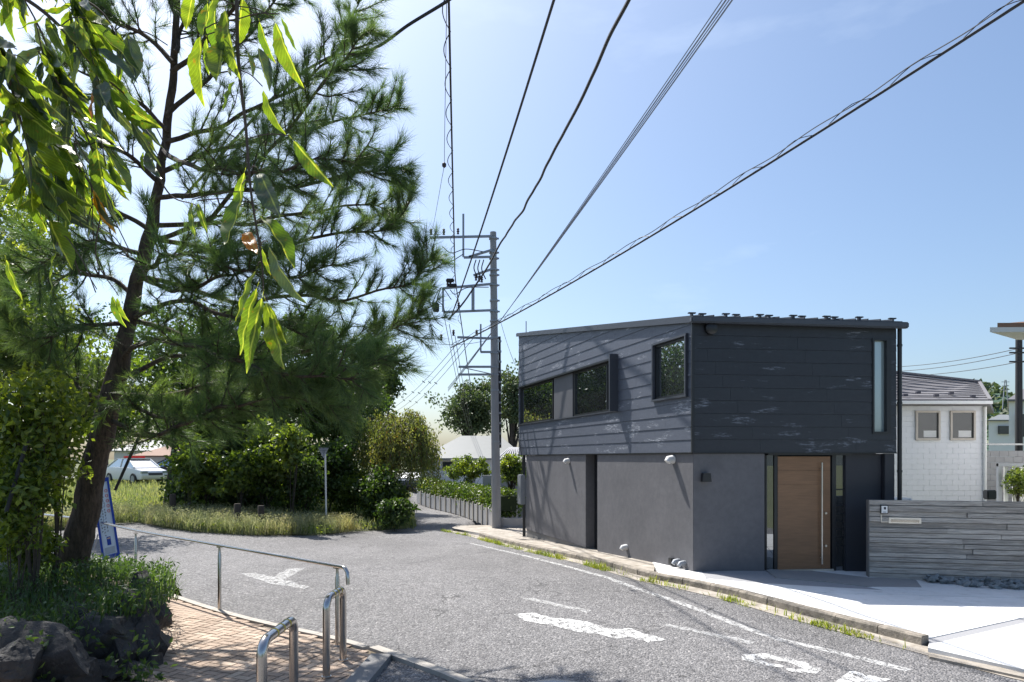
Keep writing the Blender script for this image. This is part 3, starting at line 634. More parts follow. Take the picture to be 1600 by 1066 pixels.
# meter box and post at far corner
mp_ = hitS(817, 765); tt = tL+.28
mb = MB(); mb.bar(S(tt, -.5, -.03), S(tt, zc, -.03), .09, .09); mb.build('corner_post', M['black_metal'], hs)
mb = MB(); mb.box(S(tt, hitS(818, 765)[1], .06), (.35, .16, .95), (U, NU, up)); mb.build('meter_box', M['galv'], hs, bevel=.02)
mb = MB(); mb.tube(catmull([S(tU-.1, 3.25, .05), S(tU-.05, 2.9, .07), S(tL+.2, 2.1, .06), S(tt, 1.5, .08)], 6), .012, 6); mb.build('service_cable', M['cable'], hs)

# ------------------------------------------------------------------ board-formed wall with intercom and letter slot
wl0 = P(1357, 781, 12.4); wl1 = P(1600, 784, 11.85); WD = Vector((wl1.x-wl0.x, wl1.y-wl0.y, 0)).normalized(); WN = Vector((WD.y, -WD.x, 0)); WO = Vector((wl0.x, wl0.y, 0)); wtop = wl0.z
bw = thing('garden_wall', 'grey board-marked concrete garden wall with intercom and letter slot', 'wall', WO)
mb = MB(); Lw = 6.5; mb.box(WO+WD*Lw/2-WN*.10+up*(wtop-.9-.01), (Lw-.01, .14, 1.80), (WD, WN, up)); mb.build('wall_core', M['plinth'], bw)
mb = MB(); mb.box(WO+WD*.006-WN*.05+up*(wtop-.75), (.012, .13, 1.5), (WD, WN, up)); mb.build('end_face', M['plinth'], bw)
nrow = 15; hrow = 1.46/nrow; z = wtop
for r in range(nrow):
    hh = hrow*random.uniform(.8, 1.2); x = .014
    while x < Lw and z-hh > wtop-1.7:
        L = random.uniform(1.2, 2.6); x2 = min(x+L, Lw); o = random.uniform(-.022, .012)
        mb = MB(); mb.box(WO+WD*(x+x2)/2+WN*(o-.02)+up*(z-hh/2), (x2-x-.004, .04, hh-.012), (WD, WN, up)); mb.build('plank', M['board'], bw, bevel=.003); x = x2
    z -= hh
def hitW(px, py):
    k = (px-CX)/F; t = (k*WO.y-WO.x)/(WD.x-k*WD.y); d = WO.y+WD.y*t; return t, H+(HY-py)/F*d
def wb(px, py, wx, hz, o0, o1, name, mat, par, bev=.003):
    t, z = hitW(px, py); mb = MB(); mb.box(WO+WD*t+WN*(o0+o1)/2+up*z, (wx, o1-o0, hz), (WD, WN, up)); return mb.build(name, mat, par, bevel=bev)
ic = wb(1381, 796, .13, .155, 0, .03, 'intercom', M['black_metal'], bw)
wb(1381, 796, .10, .13, .03, .045, 'intercom_face', M['white'], ic); wb(1381.5, 794, .035, .045, .045, .05, 'camera_eye', M['ink'], ic); wb(1381, 800, .05, .02, .045, .049, 'call_button', M['dim_print'], ic)
ls = wb(1413.5, 813.5, .53, .105, .0, .022, 'letter_slot', M['brushed'], bw); wb(1413.5, 814, .46, .05, .022, .034, 'slot_flap', M['steel'], ls)
br = MB(); p1 = hitW(1376.5, 805); p2 = hitW(1376.5, 815.5); p3 = hitW(1391, 815.5)
Wp = lambda q, o: WO+WD*q[0]+WN*o+up*q[1]
br.bar(Wp(p1, .012), Wp(p2, .012), .014, .012); br.bar(Wp(p2, .012), Wp(p3, .012), .014, .012); br.build('conduit', M['brushed'], bw)
# slate chips along wall foot
sb_ = thing('slate_border', 'border of dark broken slate rocks along the foot of the garden wall', 'rockery', WO+WD*.9)
def rock_mesh(name, seed, cuts=9, sub=2, rough=.18, flat=1.0):
    r = random.Random(seed); bm = bmesh.new(); bmesh.ops.create_icosphere(bm, subdivisions=sub, radius=1)
    pl = []
    for _ in range(cuts):
        n_ = Vector((r.gauss(0, 1), r.gauss(0, 1), r.gauss(0, 1))).normalized(); pl.append((n_, r.uniform(.45, .8)))
    for v in bm.verts:
        for n_, d in pl:
            e = v.co.dot(n_)-d
            if e > 0: v.co -= n_*e
        v.co += v.co*noise.noise(v.co*2.1+Vector((seed, 0, 0)))*rough; v.co.z *= flat
    if sub > 2:
        for v in bm.verts:
            q = v.co+Vector((seed*1.7, 3, 1)); d_ = .05*noise.fractal(q*2.2, .9, 2.2, 5)-.035*max(0, 1-abs(noise.noise(q*2.6))*9)-.015*max(0, 1-abs(noise.noise(q*5.3+Vector((7, 7, 7))))*7); v.co += v.co.normalized()*d_
    me = bpy.data.meshes.new(name); bm.to_mesh(me); bm.free(); return me
chips = [rock_mesh('chip', 50+i, 16, 2, .02, .75) for i in range(6)]
for c in chips: c.materials.append(M['slate'])
for i in range(290):
    t_ = random.uniform(.92, 5.6); o = random.uniform(.05, .42 if t_ > 1.3 else .25); p = WO+WD*t_+WN*o; g = bpy.data.objects.new('slate_chip', random.choice(chips)); col(g); g.parent = sb_
    lz = fz(p.x, p.y)+.03+random.uniform(0, .10)*(1-o*1.8)
    g.location = Vector((p.x, p.y, lz))-sb_.location; s_ = random.uniform(.045, .085); g.scale = (s_*1.3, s_, s_*.9); g.rotation_euler = (random.uniform(-.6, .6), random.uniform(-.6, .6), random.uniform(0, 6))

# ------------------------------------------------------------------ handrail and hoops
hr = thing('handrail', 'long stainless steel handrail with curved end along the brick path', 'handrail', G(343, 957))
zr = .945
def railpt(px, py): d = (H-zr)*F/(py-HY); return P(px, py, d)
rp = [railpt(40, 801), railpt(138, 812.5), railpt(212, 829), railpt(343, 852), railpt(528, 885), ]
rp = catmull(rp, 5); e = rp[-1]; dv = (rp[-1]-rp[-3]).normalized()
rp += [e+dv*.10, e+dv*.14+up*-.012, e+dv*.175-up*.05, e+dv*.185-up*.12, e+dv*.19-up*.18]
mb = MB(); mb.tube(rp, .021, 12); rail = mb.build('rail', M['steel'], hr, smooth=True)
for px, py in ((62, 862), (212, 919), (343, 957), (527, 1013)):
    g = G(px, py); 
    if px == 62: g = Vector((railpt(62, 803.5).x, railpt(62, 803.5).y, 0))
    mb = MB(); mb.tube([g, g+up*(zr-.14), g+up*(zr-.12), g+up*(zr-.05)], [.024, .024, .018, .016], 12); ps = mb.build('post', M['steel'], hr, smooth=True)
    mb = MB(); mb.box(g+up*(zr-.036), (.11, .035, .018), (dv.normalized(), dv.cross(up).normalized(), up)); mb.build('saddle', M['steel'], ps)
    mb = MB(); mb.tube([g+up*.0, g+up*.03], .04, 12); mb.build('foot_collar', M['steel'], ps)
def hoop(a, b, hgt_, r, label):
    t = thing('bicycle_barrier', label, 'steel hoop', (a+b)/2, 'steel hoops across the brick path')
    t.location.z = 0; a = Vector((a.x, a.y, 0)); b = Vector((b.x, b.y, 0)); u = (b-a).normalized(); L = (b-a).length; c = .11
    pts = [a+up*.0, a+up*(hgt_-c)]
    for k in range(1, 7): th = k/7*math.pi/2; pts.append(a+u*(c-c*math.cos(th))+up*(hgt_-c+c*math.sin(th)))
    pts += [a+u*c+up*hgt_, b-u*c+up*hgt_]
    for k in range(1, 7): th = k/7*math.pi/2; pts.append(b-u*(c-c*math.sin(th))+up*(hgt_-c+c*math.cos(th)))
    pts += [b+up*(hgt_-c), b]
    mb = MB(); mb.tube(pts, r, 16); mb.build('tube', M['steel'], t, smooth=True)
    for k in (.35, .55, .75) if L > .4 else (.4, .65):
        p = a+u*(L*k)+up*hgt_; mb = MB(); mb.tube([p-u*.012, p+u*.012], r+.0015, 16); mb.build('tape_band', M['yellow'], t)
    for p in (a, b): mb = MB(); mb.tube([p+up*.018, p+up*.045], r*1.35, 16); mb.build('foot_collar', M['steel'], t)
hoop(P(510, 1062, 6.6), P(536, 1040, 7.15), .79, .036, 'stainless steel hoop with yellow bands close to the handrail end')
hoop(P(409, 1100, 5.0), P(459, 1082, 5.75), .80, .038, 'stainless steel hoop with yellow bands nearest the camera, cut by the bottom edge')

# ------------------------------------------------------------------ brick path
path_px = [(205, 906), (219, 915), (280, 938), (341, 958), (412, 977), (512, 999), (583, 1019), (606, 1030), (560, 1078), (520, 1130), (200, 1200), (228, 1120), (244, 1050), (246, 1000), (232, 935)]
pw = [G(*p) for p in path_px]; ppoly = [(p.x, p.y) for p in pw]
ppoly = [(-5.9, 11.9)]+ppoly[:9]+[(-1.0, 5.1), (-1.3, 4.2), (-5.0, 3.6), (-4.6, 5.6), (-4.1, 6.6), (-4.1, 7.6), (-4.5, 8.8), (-5.5, 10.6)]
pt_ = thing('brick_path', 'pinkish brick footpath laid in herringbone beside the road', 'footpath', kind='structure')
mb = MB(); mb.add([(x, y, .010) for x, y in ppoly], [tuple(range(len(ppoly)))]); mb.build('joint_bed', M['joint'], pt_)
def inside(x, y, poly):
    c = False; n = len(poly)
    for i in range(n):
        x1, y1 = poly[i]; x2, y2 = poly[(i+1) % n]
        if (y1 > y) != (y2 > y) and x < (x2-x1)*(y-y1)/(y2-y1)+x1: c = not c
    return c
BL = .1; ang = R(-22); ca, sa = math.cos(ang), math.sin(ang); bricks = []
for i in range(-70, 70):
    for j in range(-120, 120):
        k = (i-j) % 4
        if k == 0: cx, cy, rot = i+1, j+.5, 0
        elif k == 3: cx, cy, rot = i+.5, j+1, math.pi/2
        else: continue
        cx *= BL; cy *= BL; x, y = cx*ca-cy*sa-3, cx*sa+cy*ca+8
        if all(inside(x+dx, y+dy, ppoly) for dx, dy in ((.07, 0), (-.07, 0), (0, .07), (0, -.07))): bricks.append((x, y, ang+rot))
def score(b): px = CX+b[0]/b[1]*F; py = HY+H*F/b[1]; return (0 if 0 < px < 1600 and py < 1085 else 1000)+b[1]
bricks.sort(key=score)
mb = MB(); mb.box((0, 0, 0), (.192, .092, .03)); bo = mb.build('brick', M['brick'], pt_, bevel=.004); bo.location = (bricks[0][0], bricks[0][1], .012); bo.rotation_euler = (0, 0, bricks[0][2])
for b in bricks[1:300]:
    c = bo.copy(); col(c); c.location = (b[0], b[1], .012+random.uniform(-.002, .003)); c.rotation_euler = (random.uniform(-.01, .01), random.uniform(-.01, .01), b[2])
mb = MB()
for b in bricks[300:]:
    u_ = Vector((math.cos(b[2]), math.sin(b[2]), 0)); mb.box((b[0], b[1], .012), (.192, .092, .03), (u_, up.cross(u_), up))
tag(mb.build('brick_field', M['brick'], pt_), kind='stuff')
# edging strip and pale granite kerb
ed = catmull([Vector((*ppoly[i], 0)) for i in range(0, 9-1)], 5); ed = resample(ed, .45); et = thing('path_edging', 'narrow pale edging between brick path and asphalt', 'edging', kind='structure')
for a, b in zip(ed, ed[1:]): mb = MB(); mb.bar(a+up*.018, b-(b-a).normalized()*.008+up*.018, .10, .05); mb.build('edging_stone', M['edging'], et)
gk = thing('granite_kerb', 'pale granite kerb stones at the end of the brick path', 'kerb', kind='structure')
gl_ = resample([G(584, 1016), G(640, 1036), G(712, 1062), G(760, 1085)], .42)
for a, b in zip(gl_, gl_[1:]): mb = MB(); mb.bar(a+up*.015, b-(b-a).normalized()*.01+up*.015, .12, .06); mb.build('kerb_stone', M['edging'], gk)
mb = MB(); a = G(596, 1030); b = G(540, 1095); mb.bar(a+up*.02, b+up*.02, .22, .08); tag(mb.build('path_end_slab', M['plinth']), 'dark slab closing the end of the brick path', 'paving slab')

# ------------------------------------------------------------------ stone retaining wall and planting bed
rw = thing('stone_wall', 'low retaining wall of dark rough boulders around the planting bed', 'stone wall', (-4, 6.5, 0))
stones = [  # px,py centre, half w, half h (px), depth
 (70, 1025, 72, 50, 5.9), (18, 1042, 40, 48, 5.5), (158, 990, 52, 44, 6.7), (118, 1060, 42, 36, 6.0), (205, 975, 34, 44, 7.1), (186, 1020, 30, 38, 6.7), (229, 1010, 22, 44, 6.95),
 (236, 965, 22, 36, 7.35), (238, 1005, 20, 34, 7.1), (226, 925, 20, 26, 8.0), (160, 1050, 22, 22, 6.35), (205, 1058, 28, 26, 6.5), (238, 1040, 14, 22, 6.85), (145, 1078, 30, 22, 6.2), (40, 1095, 60, 34, 5.5), (215, 1085, 30, 22, 6.3), (10, 985, 30, 22, 6.0), (120, 970, 30, 22, 6.9), (222, 935, 16, 18, 8.1), (205, 915, 18, 14, 8.9), (190, 905, 18, 12, 9.8)]
for i, (px, py, hw, hh, d) in enumerate(stones):
    me = rock_mesh('stone', i*3+1, 22, 5, .06); me.materials.append(M['rock']); me.polygons.foreach_set('use_smooth', [True]*len(me.polygons)); me.set_sharp_from_angle(angle=R(22))
    o = bpy.data.objects.new('stone', me); col(o); o.parent = rw; p = P(px, py, d+.12); o.location = p-rw.location; s1, s2 = hw/F*d*1.36, hh/F*d*1.36; o.scale = (s1, max(.18, (s1+s2)/2), s2); o.rotation_euler = (random.uniform(-.15, .15), 0, random.uniform(-.2, .2))
bed = [(-4.02, 7.15), (-4.15, 7.9), (-4.65, 8.9), (-5.4, 10.6), (-6.5, 11.3), (-9, 12.3), (-14, 13), (-14, 4), (-5.2, 4.6), (-4.7, 5.6), (-4.25, 6.4)]
def bedz(x, y): return .52+.14*noise.noise(Vector((x*.7, y*.7, 3)))+.10*min(1, max(0, (-x-4.3)/1.5))-.35*sst(8.6, 11, y)
bm = bmesh.new(); bm.faces.new([bm.verts.new((x, y, 0)) for x, y in bed]); bmesh.ops.triangulate(bm, faces=bm.faces)
for _ in range(3): bmesh.ops.subdivide_edges(bm, edges=bm.edges, cuts=1, use_grid_fill=True)
bd = {v for e in bm.edges if e.is_boundary for v in e.verts}
for v in bm.verts: v.co.z = bedz(v.co.x, v.co.y)
ext = bmesh.ops.extrude_edge_only(bm, edges=[e for e in bm.edges if e.is_boundary]); [setattr(v.co, 'z', -.05) for v in ext['geom'] if isinstance(v, bmesh.types.BMVert)]
me = bpy.data.meshes.new('bed_soil'); bm.to_mesh(me); bm.free(); me.materials.append(M['soil']); o = bpy.data.objects.new('bed_soil', me); col(o); tag(o, kind='structure')
def scatter_in(poly, n):
    xs = [p[0] for p in poly]; ys = [p[1] for p in poly]; out = []
    while len(out) < n:
        x, y = random.uniform(min(xs), max(xs)), random.uniform(min(ys), max(ys))
        if inside(x, y, poly): out.append((x, y))
    return out
near = [(-3.72, 7.1), (-3.85, 7.9), (-4.4, 8.9), (-5.3, 10.4), (-6.5, 11), (-8.5, 11), (-8, 5), (-5.0, 5.0), (-4.6, 5.7), (-4.15, 6.45)]
pts = scatter_in(near, 15000); B = np.array([(x, y, bedz(x, y)-.02) for x, y in pts])
V1, F1 = blade_geo(B[:8000], rng.uniform(.12, .36, 8000), rng.uniform(.008, .016, 8000), rng.uniform(.05, .3, 8000))
C2 = B[8000:]+np.stack([rng.normal(0, .03, 7000), rng.normal(0, .03, 7000), rng.uniform(.04, .30, 7000)], 1)
V2, F2 = leaf_geo(C2, .07, .028)
tag(np_mesh('ground_cover', np.concatenate([V1, V2]), np.concatenate([F1, F2+len(V1)]), M['cover']), 'dense green grass and ground cover on top of the stone planting bed', 'ground cover', kind='stuff')
# trailing leaves on stones
pts = []
for cx, cy, n in ((225, 1010, 20), (150, 1000, 15), (100, 990, 25), (215, 1055, 70), (60, 1000, 25), (200, 1035, 30), (205, 935, 60), (230, 950, 30), (25, 1060, 20), (60, 1060, 10)):
    for _ in range(n): pts.append(P(cx+random.gauss(0, 22), cy+random.gauss(0, 12), 6.35+(0 if cx > 60 else -.6)+random.uniform(-.1, .15)+(.6 if cy < 960 else 0)))
V, Fc = leaf_geo(np.array(pts), .075, .038); tag(np_mesh('trailing_leaves', V, Fc, M['cover']), 'sparse trailing leaves hanging over the dark boulders', 'ivy', kind='stuff')

# ------------------------------------------------------------------ pine tree
tb = P(112, 905, 8.9)
pine = thing('pine_tree', 'tall leaning pine with long needled branches beside the brick path', 'tree', tb)
trk_px = [(108, 915, 9.0, .25), (122, 850, 9.0, .215), (142, 760, 9.0, .19), (158, 680, 9.0, .175), (175, 620, 9.0, .165), (192, 545, 9.0, .14), (212, 450, 9.05, .125), (232, 375, 9.1, .12), (250, 280, 9.1, .085), (262, 190, 9.15, .075), (272, 90, 9.2, .065), (276, 0, 9.2, .055), (280, -120, 9.2, .04), (282, -260, 9.2, .02)]
tp = [P(a, b, d) for a, b, d, r in trk_px]; tr = [r for *_, r in trk_px]
cp = catmull(tp, 6); rr = list(np.interp(np.linspace(0, len(tr)-1, len(cp)), range(len(tr)), tr))
mb = MB(); cp2 = [p+Vector((noise.noise(p*3), noise.noise(p*3+Vector((9, 0, 0))), 0))*.035 for p in cp]; mb.tube(cp2, [r*(1+.12*noise.noise(p*5)) for r, p in zip([q*(.84 if k_ < 30 else .72) for k_, q in enumerate(rr)], cp2)], 14); mb.build('trunk', M['bark'], pine, smooth=True)
limbs = [
 [(232, 380, 0), (330, 335, -.3), (440, 210, -.7), (520, 110, -1.0), (575, 50, -1.1)],
 [(236, 372, 0), (390, 395, .2), (500, 372, .4), (590, 360, .5), (640, 315, .6)],
 [(222, 425, 0), (340, 470, .1), (460, 465, .1), (560, 462, 0), (640, 440, -.1), (672, 405, -.1)],
 [(205, 500, 0), (320, 530, -.3), (440, 552, -.6), (540, 540, -.8), (620, 515, -.9), (662, 490, -.9)],
 [(172, 620, 0), (260, 617, .3), (350, 600, .6), (430, 560, .9), (500, 520, 1.1)],
 [(180, 600, 0), (260, 560, -.5), (350, 560, -.9), (450, 600, -1.3), (520, 600, -1.5)],
 [(264, 185, 0), (320, 120, .3), (380, 60, .6), (430, 0, .8), (460, -50, 1)],
 [(250, 270, 0), (350, 235, .5), (460, 205, .9), (560, 185, 1.2), (625, 160, 1.3)],
 [(245, 310, 0), (340, 300, -.5), (450, 290, -.9), (560, 275, -1.2), (625, 262, -1.3)],
 [(258, 225, 0), (340, 200, .1), (440, 150, .1), (520, 90, .2), (560, 10, .3)],
 [(240, 350, 0), (360, 350, .8), (470, 330, 1.3), (570, 320, 1.5), (615, 340, 1.6)],
 [(270, 110, 0), (340, 40, -.3), (400, -20, -.6), (450, -90, -.8)],
 [(262, 200, 0), (200, 150, .2), (140, 110, .4), (85, 95, .5)],
 [(270, 100, 0), (215, 50, .2), (160, 20, .4), (110, -20, .5)],
 [(250, 280, 0), (190, 240, -.3), (130, 225, -.6), (70, 240, -.8)],
 [(235, 360, 0), (170, 320, .4), (110, 310, .7), (50, 320, .9)],
 [(226, 400, 0), (160, 380, -.3), (90, 400, -.6), (40, 430, -.8)],
 [(210, 465, 0), (150, 430, .4), (90, 440, .8), (20, 470, 1.0)],
 [(200, 510, 0), (140, 505, -.4), (80, 530, -.7), (20, 520, -.9)],
 [(172, 630, 0), (120, 600, .3), (70, 570, .6), (0, 575, .9)],
 [(165, 655, 0), (240, 680, .9), (330, 640, 1.6), (430, 620, 2.2), (510, 640, 2.6)],
 [(205, 500, 0), (280, 470, 1.0), (380, 500, 1.8), (480, 520, 2.3), (570, 560, 2.6)],
 [(222, 430, 0), (280, 450, -.8), (360, 430, -1.4), (430, 400, -1.7)],
 [(272, 80, 0), (290, 40, 1.0), (320, 0, 1.6), (350, -60, 2)],
 [(276, 0, 0), (330, -60, .4), (390, -120, .7)], [(276, -20, 0), (220, -70, .4), (170, -120, .7)],
 [(276, 20, 0), (260, -20, -.7), (250, -60, -1.3)],
 [(255, 240, 0), (300, 260, 1.2), (380, 270, 2.0), (470, 260, 2.6), (550, 250, 2.9)],
 [(215, 440, 0), (260, 400, 1.4), (330, 410, 2.2), (420, 430, 2.8), (520, 420, 3.0)],
 [(190, 560, 0), (250, 530, 1.4), (340, 560, 2.2), (440, 580, 2.8), (540, 590, 3.1), (600, 560, 3.2)],
 [(180, 590, 0), (220, 640, -.4), (300, 660, -.8), (370, 650, -1.1)],
]
TB = []; TD = []; br_m = MB()
for li, L in enumerate(limbs):
    pts = catmull([P(a, b, 9.05+(c*.3 if c > 0 else c*1.1)*(1 if li not in (20, 21, 27, 28, 29) else -2.4)) for a, b, c in L], 7); n = len(pts); r0 = .034 if li not in (4,) else .062
    pts = [p+Vector((noise.noise(p*2+Vector((li, 0, 0))), 0, noise.noise(p*2+Vector((0, li, 5)))))*.09 for p in pts]
    br_m.tube(pts, [max(.008, r0*(1-i/n)**.8) for i in range(n)], 7)
    for i in range(2, n):
        f = i/n
        if f < .12: continue
        dirv = (pts[i]-pts[i-1]).normalized()
        for s_ in range(2 if f > .25 and random.random() < .8 else 1):
            ln = random.uniform(.25, .85)*(1.05-.55*f)
            side = Vector((random.gauss(0, 1), random.gauss(0, 1), random.gauss(.25, .6))); side = (side-dirv*side.dot(dirv)).normalized()
            sd_ = (dirv*random.uniform(.5, 1.1)+side).normalized(); q = [pts[i]]; 
            for k in range(4): q.append(q[-1]+(sd_+up*.12*k+Vector((random.gauss(0, .1), random.gauss(0, .1), random.gauss(0, .08)))).normalized()*ln/4)
            br_m.tube(q, [.012, .010, .008, .006, .004], 4, cap=False)
            for k in range(1, 5):
                for rep in range(2 if random.random() < .5 else 1):
                    TB.append(q[k]+(q[k]-q[k-1])*random.uniform(-.6, 0.1)); TD.append((q[k]-q[k-1]).normalized())
            if random.random() < .6:
                qq = q[2]; d2 = (sd_+Vector((random.gauss(0, .6), random.gauss(0, .6), random.gauss(.2, .5)))).normalized(); e2 = qq+d2*ln*.45
                br_m.tube([qq, e2], [.007, .004], 4, cap=False)
                for k in (.4, .7, 1): TB.append(qq.lerp(e2, k)); TD.append(d2)
    for i in range(n-4, n): TB.append(pts[i]); TD.append((pts[i]-pts[i-1]).normalized())
br_m.build('limbs', M['bark'], pine, smooth=True)
TB = np.array([tuple(v) for v in TB]); TD = np.array([tuple(v) for v in TD]); nt_ = len(TB); K = 25
B = np.repeat(TB, K, 0)+rng.normal(0, .012, (nt_*K, 3)); D = np.repeat(TD, K, 0)*1.0+unit(rng.normal(size=(nt_*K, 3)))*rng.uniform(.4, 1.0, (nt_*K, 1)); D = unit(D)
Ln = rng.uniform(.14, .25, nt_*K)[:, None]; Sd = unit(np.cross(D, rng.normal(size=D.shape)))*.0024
tip = B+D*Ln; tip[:, 2] -= .012
V = np.stack([B-Sd, B+Sd, tip], 1).reshape(-1, 3); Fc = np.arange(len(V)).reshape(-1, 3)
np_mesh('crown', V, Fc, M['needles'], pine)
print('pine needles', len(Fc))

# ------------------------------------------------------------------ generic broadleaf plants
def crown_pts(c, rad, clumps, per, cr_, rg=random):
    cs = []
    for _ in range(clumps):
        v = Vector((rg.gauss(0, 1), rg.gauss(0, 1), rg.gauss(0, 1))).normalized(); v = v*(rg.random()**.45)*(.82+.55*noise.noise(v*1.6+c*.37)+(.28 if rg.random() < .12 else 0)); cs.append(Vector((c.x+v.x*rad[0], c.y+v.y*rad[1], c.z+v.z*rad[2])))
    cc = np.array([tuple(x) for x in cs]); Cn = np.repeat(cc, per, 0); v = rng.normal(size=Cn.shape); v = unit(v)*(rng.uniform(0, 1, (len(v), 1))**.5)
    return cs, Cn+v*np.array([cr_, cr_, cr_*.7])*np.repeat(rng.uniform(.6, 1.3, (clumps, 1)), per, 0)
def tree(name, label, base, c, rad, clumps, per, cr_, leaf, lw, mat, tr_r=.15, cat='tree', group=None, bark='darkbark', nlimb=40):
    t = thing(name, label, cat, base, group)
    cs, C = crown_pts(c, rad, clumps, per, cr_)
    V, Fc = leaf_geo(C, leaf, lw); np_mesh('crown', V, Fc, M[mat], t)
    mb = MB()
    if cat == 'shrub':
        for _ in range(5):
            e_ = Vector((c.x+random.uniform(-.6, .6)*rad[0], c.y, c.z+rad[2]*random.uniform(.1, .7))); mb.tube(catmull([base+Vector((random.uniform(-.12, .12), 0, -.1)), base.lerp(e_, .5)+Vector((random.uniform(-.1, .1), 0, .05)), e_], 4), [tr_r*.35*(1-.08*k) for k in range(9)], 6)
        tr_r *= .5
    top = Vector((c.x, c.y, c.z+rad[2]*.3)); mid = base.lerp(top, .5)+Vector((random.uniform(-.1, .1), random.uniform(-.1, .1), 0))*(top-base).length*.3
    tk = catmull([base-up*.3, mid, top], 6); mb.tube(tk, [tr_r*(1-.75*i/len(tk)) for i in range(len(tk))], 9)
    for p in cs[:nlimb]:
        s_ = tk[random.randint(len(tk)//3, len(tk)-2)]; m_ = s_.lerp(p, .5)+up*(p-s_).length*random.uniform(-.02, .15)
        mb.tube(catmull([s_, m_, p], 4), [tr_r*.35*(1-.85*i/8) for i in range(9)], 5, cap=False)
    mb.build('trunk', M[bark], t, smooth=True); return t
def R3(px_w, px_h, d, dy=None): return (px_w/F*d, dy or (px_w/F*d)*.8, px_h/F*d)
def tpx(name, label, px, py, hw, hh, d, basepx, clumps, per, cr_, leaf, lw, mat, z0=None, **k):
    b = P(basepx, 800, d); b.z = hgt(b.x, b.y) if z0 is None else z0; return tree(name, label, b, P(px, py, d), R3(hw, hh, d), clumps, per, cr_, leaf, lw, mat, **k)
# left near shrub
tpx('broadleaf_shrub', 'large glossy leaved shrub filling the left edge in front of the pine', 38, 670, 80, 125, 7.9, 60, 72, 48, .34, .095, .054, 'shrubA', z0=.5, tr_r=.05, cat='shrub', bark='twig', nlimb=80)
tpx('broadleaf_shrub', 'tall sparse shrub with small pale leaves right against the pine trunk', 95, 690, 36, 100, 8.4, 85, 45, 36, .2, .07, .042, 'shrubA', z0=.4, tr_r=.03, cat='shrub', bark='twig', nlimb=60)
tpx('broadleaf_shrub', 'bright yellow-green shrub top above the large left shrub', 45, 530, 80, 70, 9.5, 30, 70, 60, .28, .085, .05, 'shrubB', z0=.4, tr_r=.04, cat='shrub', bark='twig')
tpx('broadleaf_shrub', 'dark leafy shrub low at the left edge hiding the pale pillar', 25, 790, 65, 75, 7.6, 30, 50, 42, .22, .085, .05, 'shrubA', z0=.5, tr_r=.02, cat='shrub', bark='twig')
tpx('broadleaf_shrub', 'low yellow-green leafy shrub under the left shrub beside the pine foot', 50, 850, 50, 38, 8.3, 45, 45, 50, .16, .085, .04, 'shrubB', z0=.5, tr_r=.02, cat='shrub', bark='twig')
tpx('broadleaf_tree', 'pale sunlit broadleaf tree rising behind the left shrub', 15, 430, 120, 170, 14, -20, 130, 75, .45, .10, .06, 'shrubA', z0=.2, tr_r=.14)
tpx('broadleaf_tree', 'leafy tree behind the pine trunk on the left, above the parked police car', 130, 600, 120, 95, 19, 40, 90, 80, .5, .14, .08, 'shrubB', z0=.1, tr_r=.12)
# verge trees and shrubs
tpx('broadleaf_tree', 'slender dark trunked tree right of the police car', 300, 560, 130, 110, 27, 258, 110, 90, .8, .17, .10, 'darkleaf', tr_r=.16)
tpx('dark_tree', 'tall dense dark tree behind the verge, left of the sign pole', 430, 600, 110, 130, 30, 430, 150, 110, .8, .20, .12, 'darkleaf', tr_r=.25)
tpx('dark_tree', 'dense dark tree behind the inverted triangle sign', 530, 640, 95, 110, 32, 540, 140, 110, .8, .20, .12, 'darkleaf', tr_r=.25)
tpx('dark_tree', 'dark round topped tree just left of the weeping tree', 590, 600, 42, 62, 36, 596, 70, 90, .6, .2, .12, 'darkleaf', tr_r=.25)
tpx('dark_tree', 'dark spreading tree behind the bright shrubs', 345, 640, 90, 80, 29, 350, 110, 100, .8, .20, .12, 'darkleaf', tr_r=.2)
tpx('verge_shrub', 'bright leaved bush between the dark tree trunk and the stumps', 325, 735, 66, 52, 23.5, 325, 62, 62, .42, .19, .11, 'shrubB', tr_r=.05, cat='shrub')
tpx('verge_shrub', 'tall upright bright bush in the middle of the verge', 420, 715, 52, 78, 24, 415, 62, 62, .42, .19, .11, 'shrubB', tr_r=.05, cat='shrub')
tpx('verge_shrub', 'dark low bush left of the sign pole', 475, 750, 40, 45, 24.5, 475, 40, 100, .4, .15, .09, 'darkleaf', tr_r=.04, cat='shrub')
tpx('verge_shrub', 'bright bush right of the sign pole below the weeping tree', 552, 765, 46, 36, 27, 556, 50, 110, .4, .15, .09, 'shrubB', tr_r=.04, cat='shrub')
tpx('verge_shrub', 'low dark bush at the lane corner of the verge', 618, 800, 26, 24, 24.5, 618, 40, 80, .3, .13, .08, 'darkleaf', tr_r=.02, cat='shrub')
for k_, (px, py, hw, hh, d, lb_) in enumerate(((455, 700, 20, 48, 22.8, 'slim bright upright bush standing in front of the dark bushes'), (295, 715, 26, 36, 22.6, 'bright loose bush beside the dark trunk near the police car'), (375, 745, 26, 34, 22.8, 'bright leafy bush between the two larger bright bushes'))):
    tpx('verge_shrub', lb_, px, py, hw, hh, d, px, 22, 46, .34, .20, .115, 'shrubB', tr_r=.03, cat='shrub')
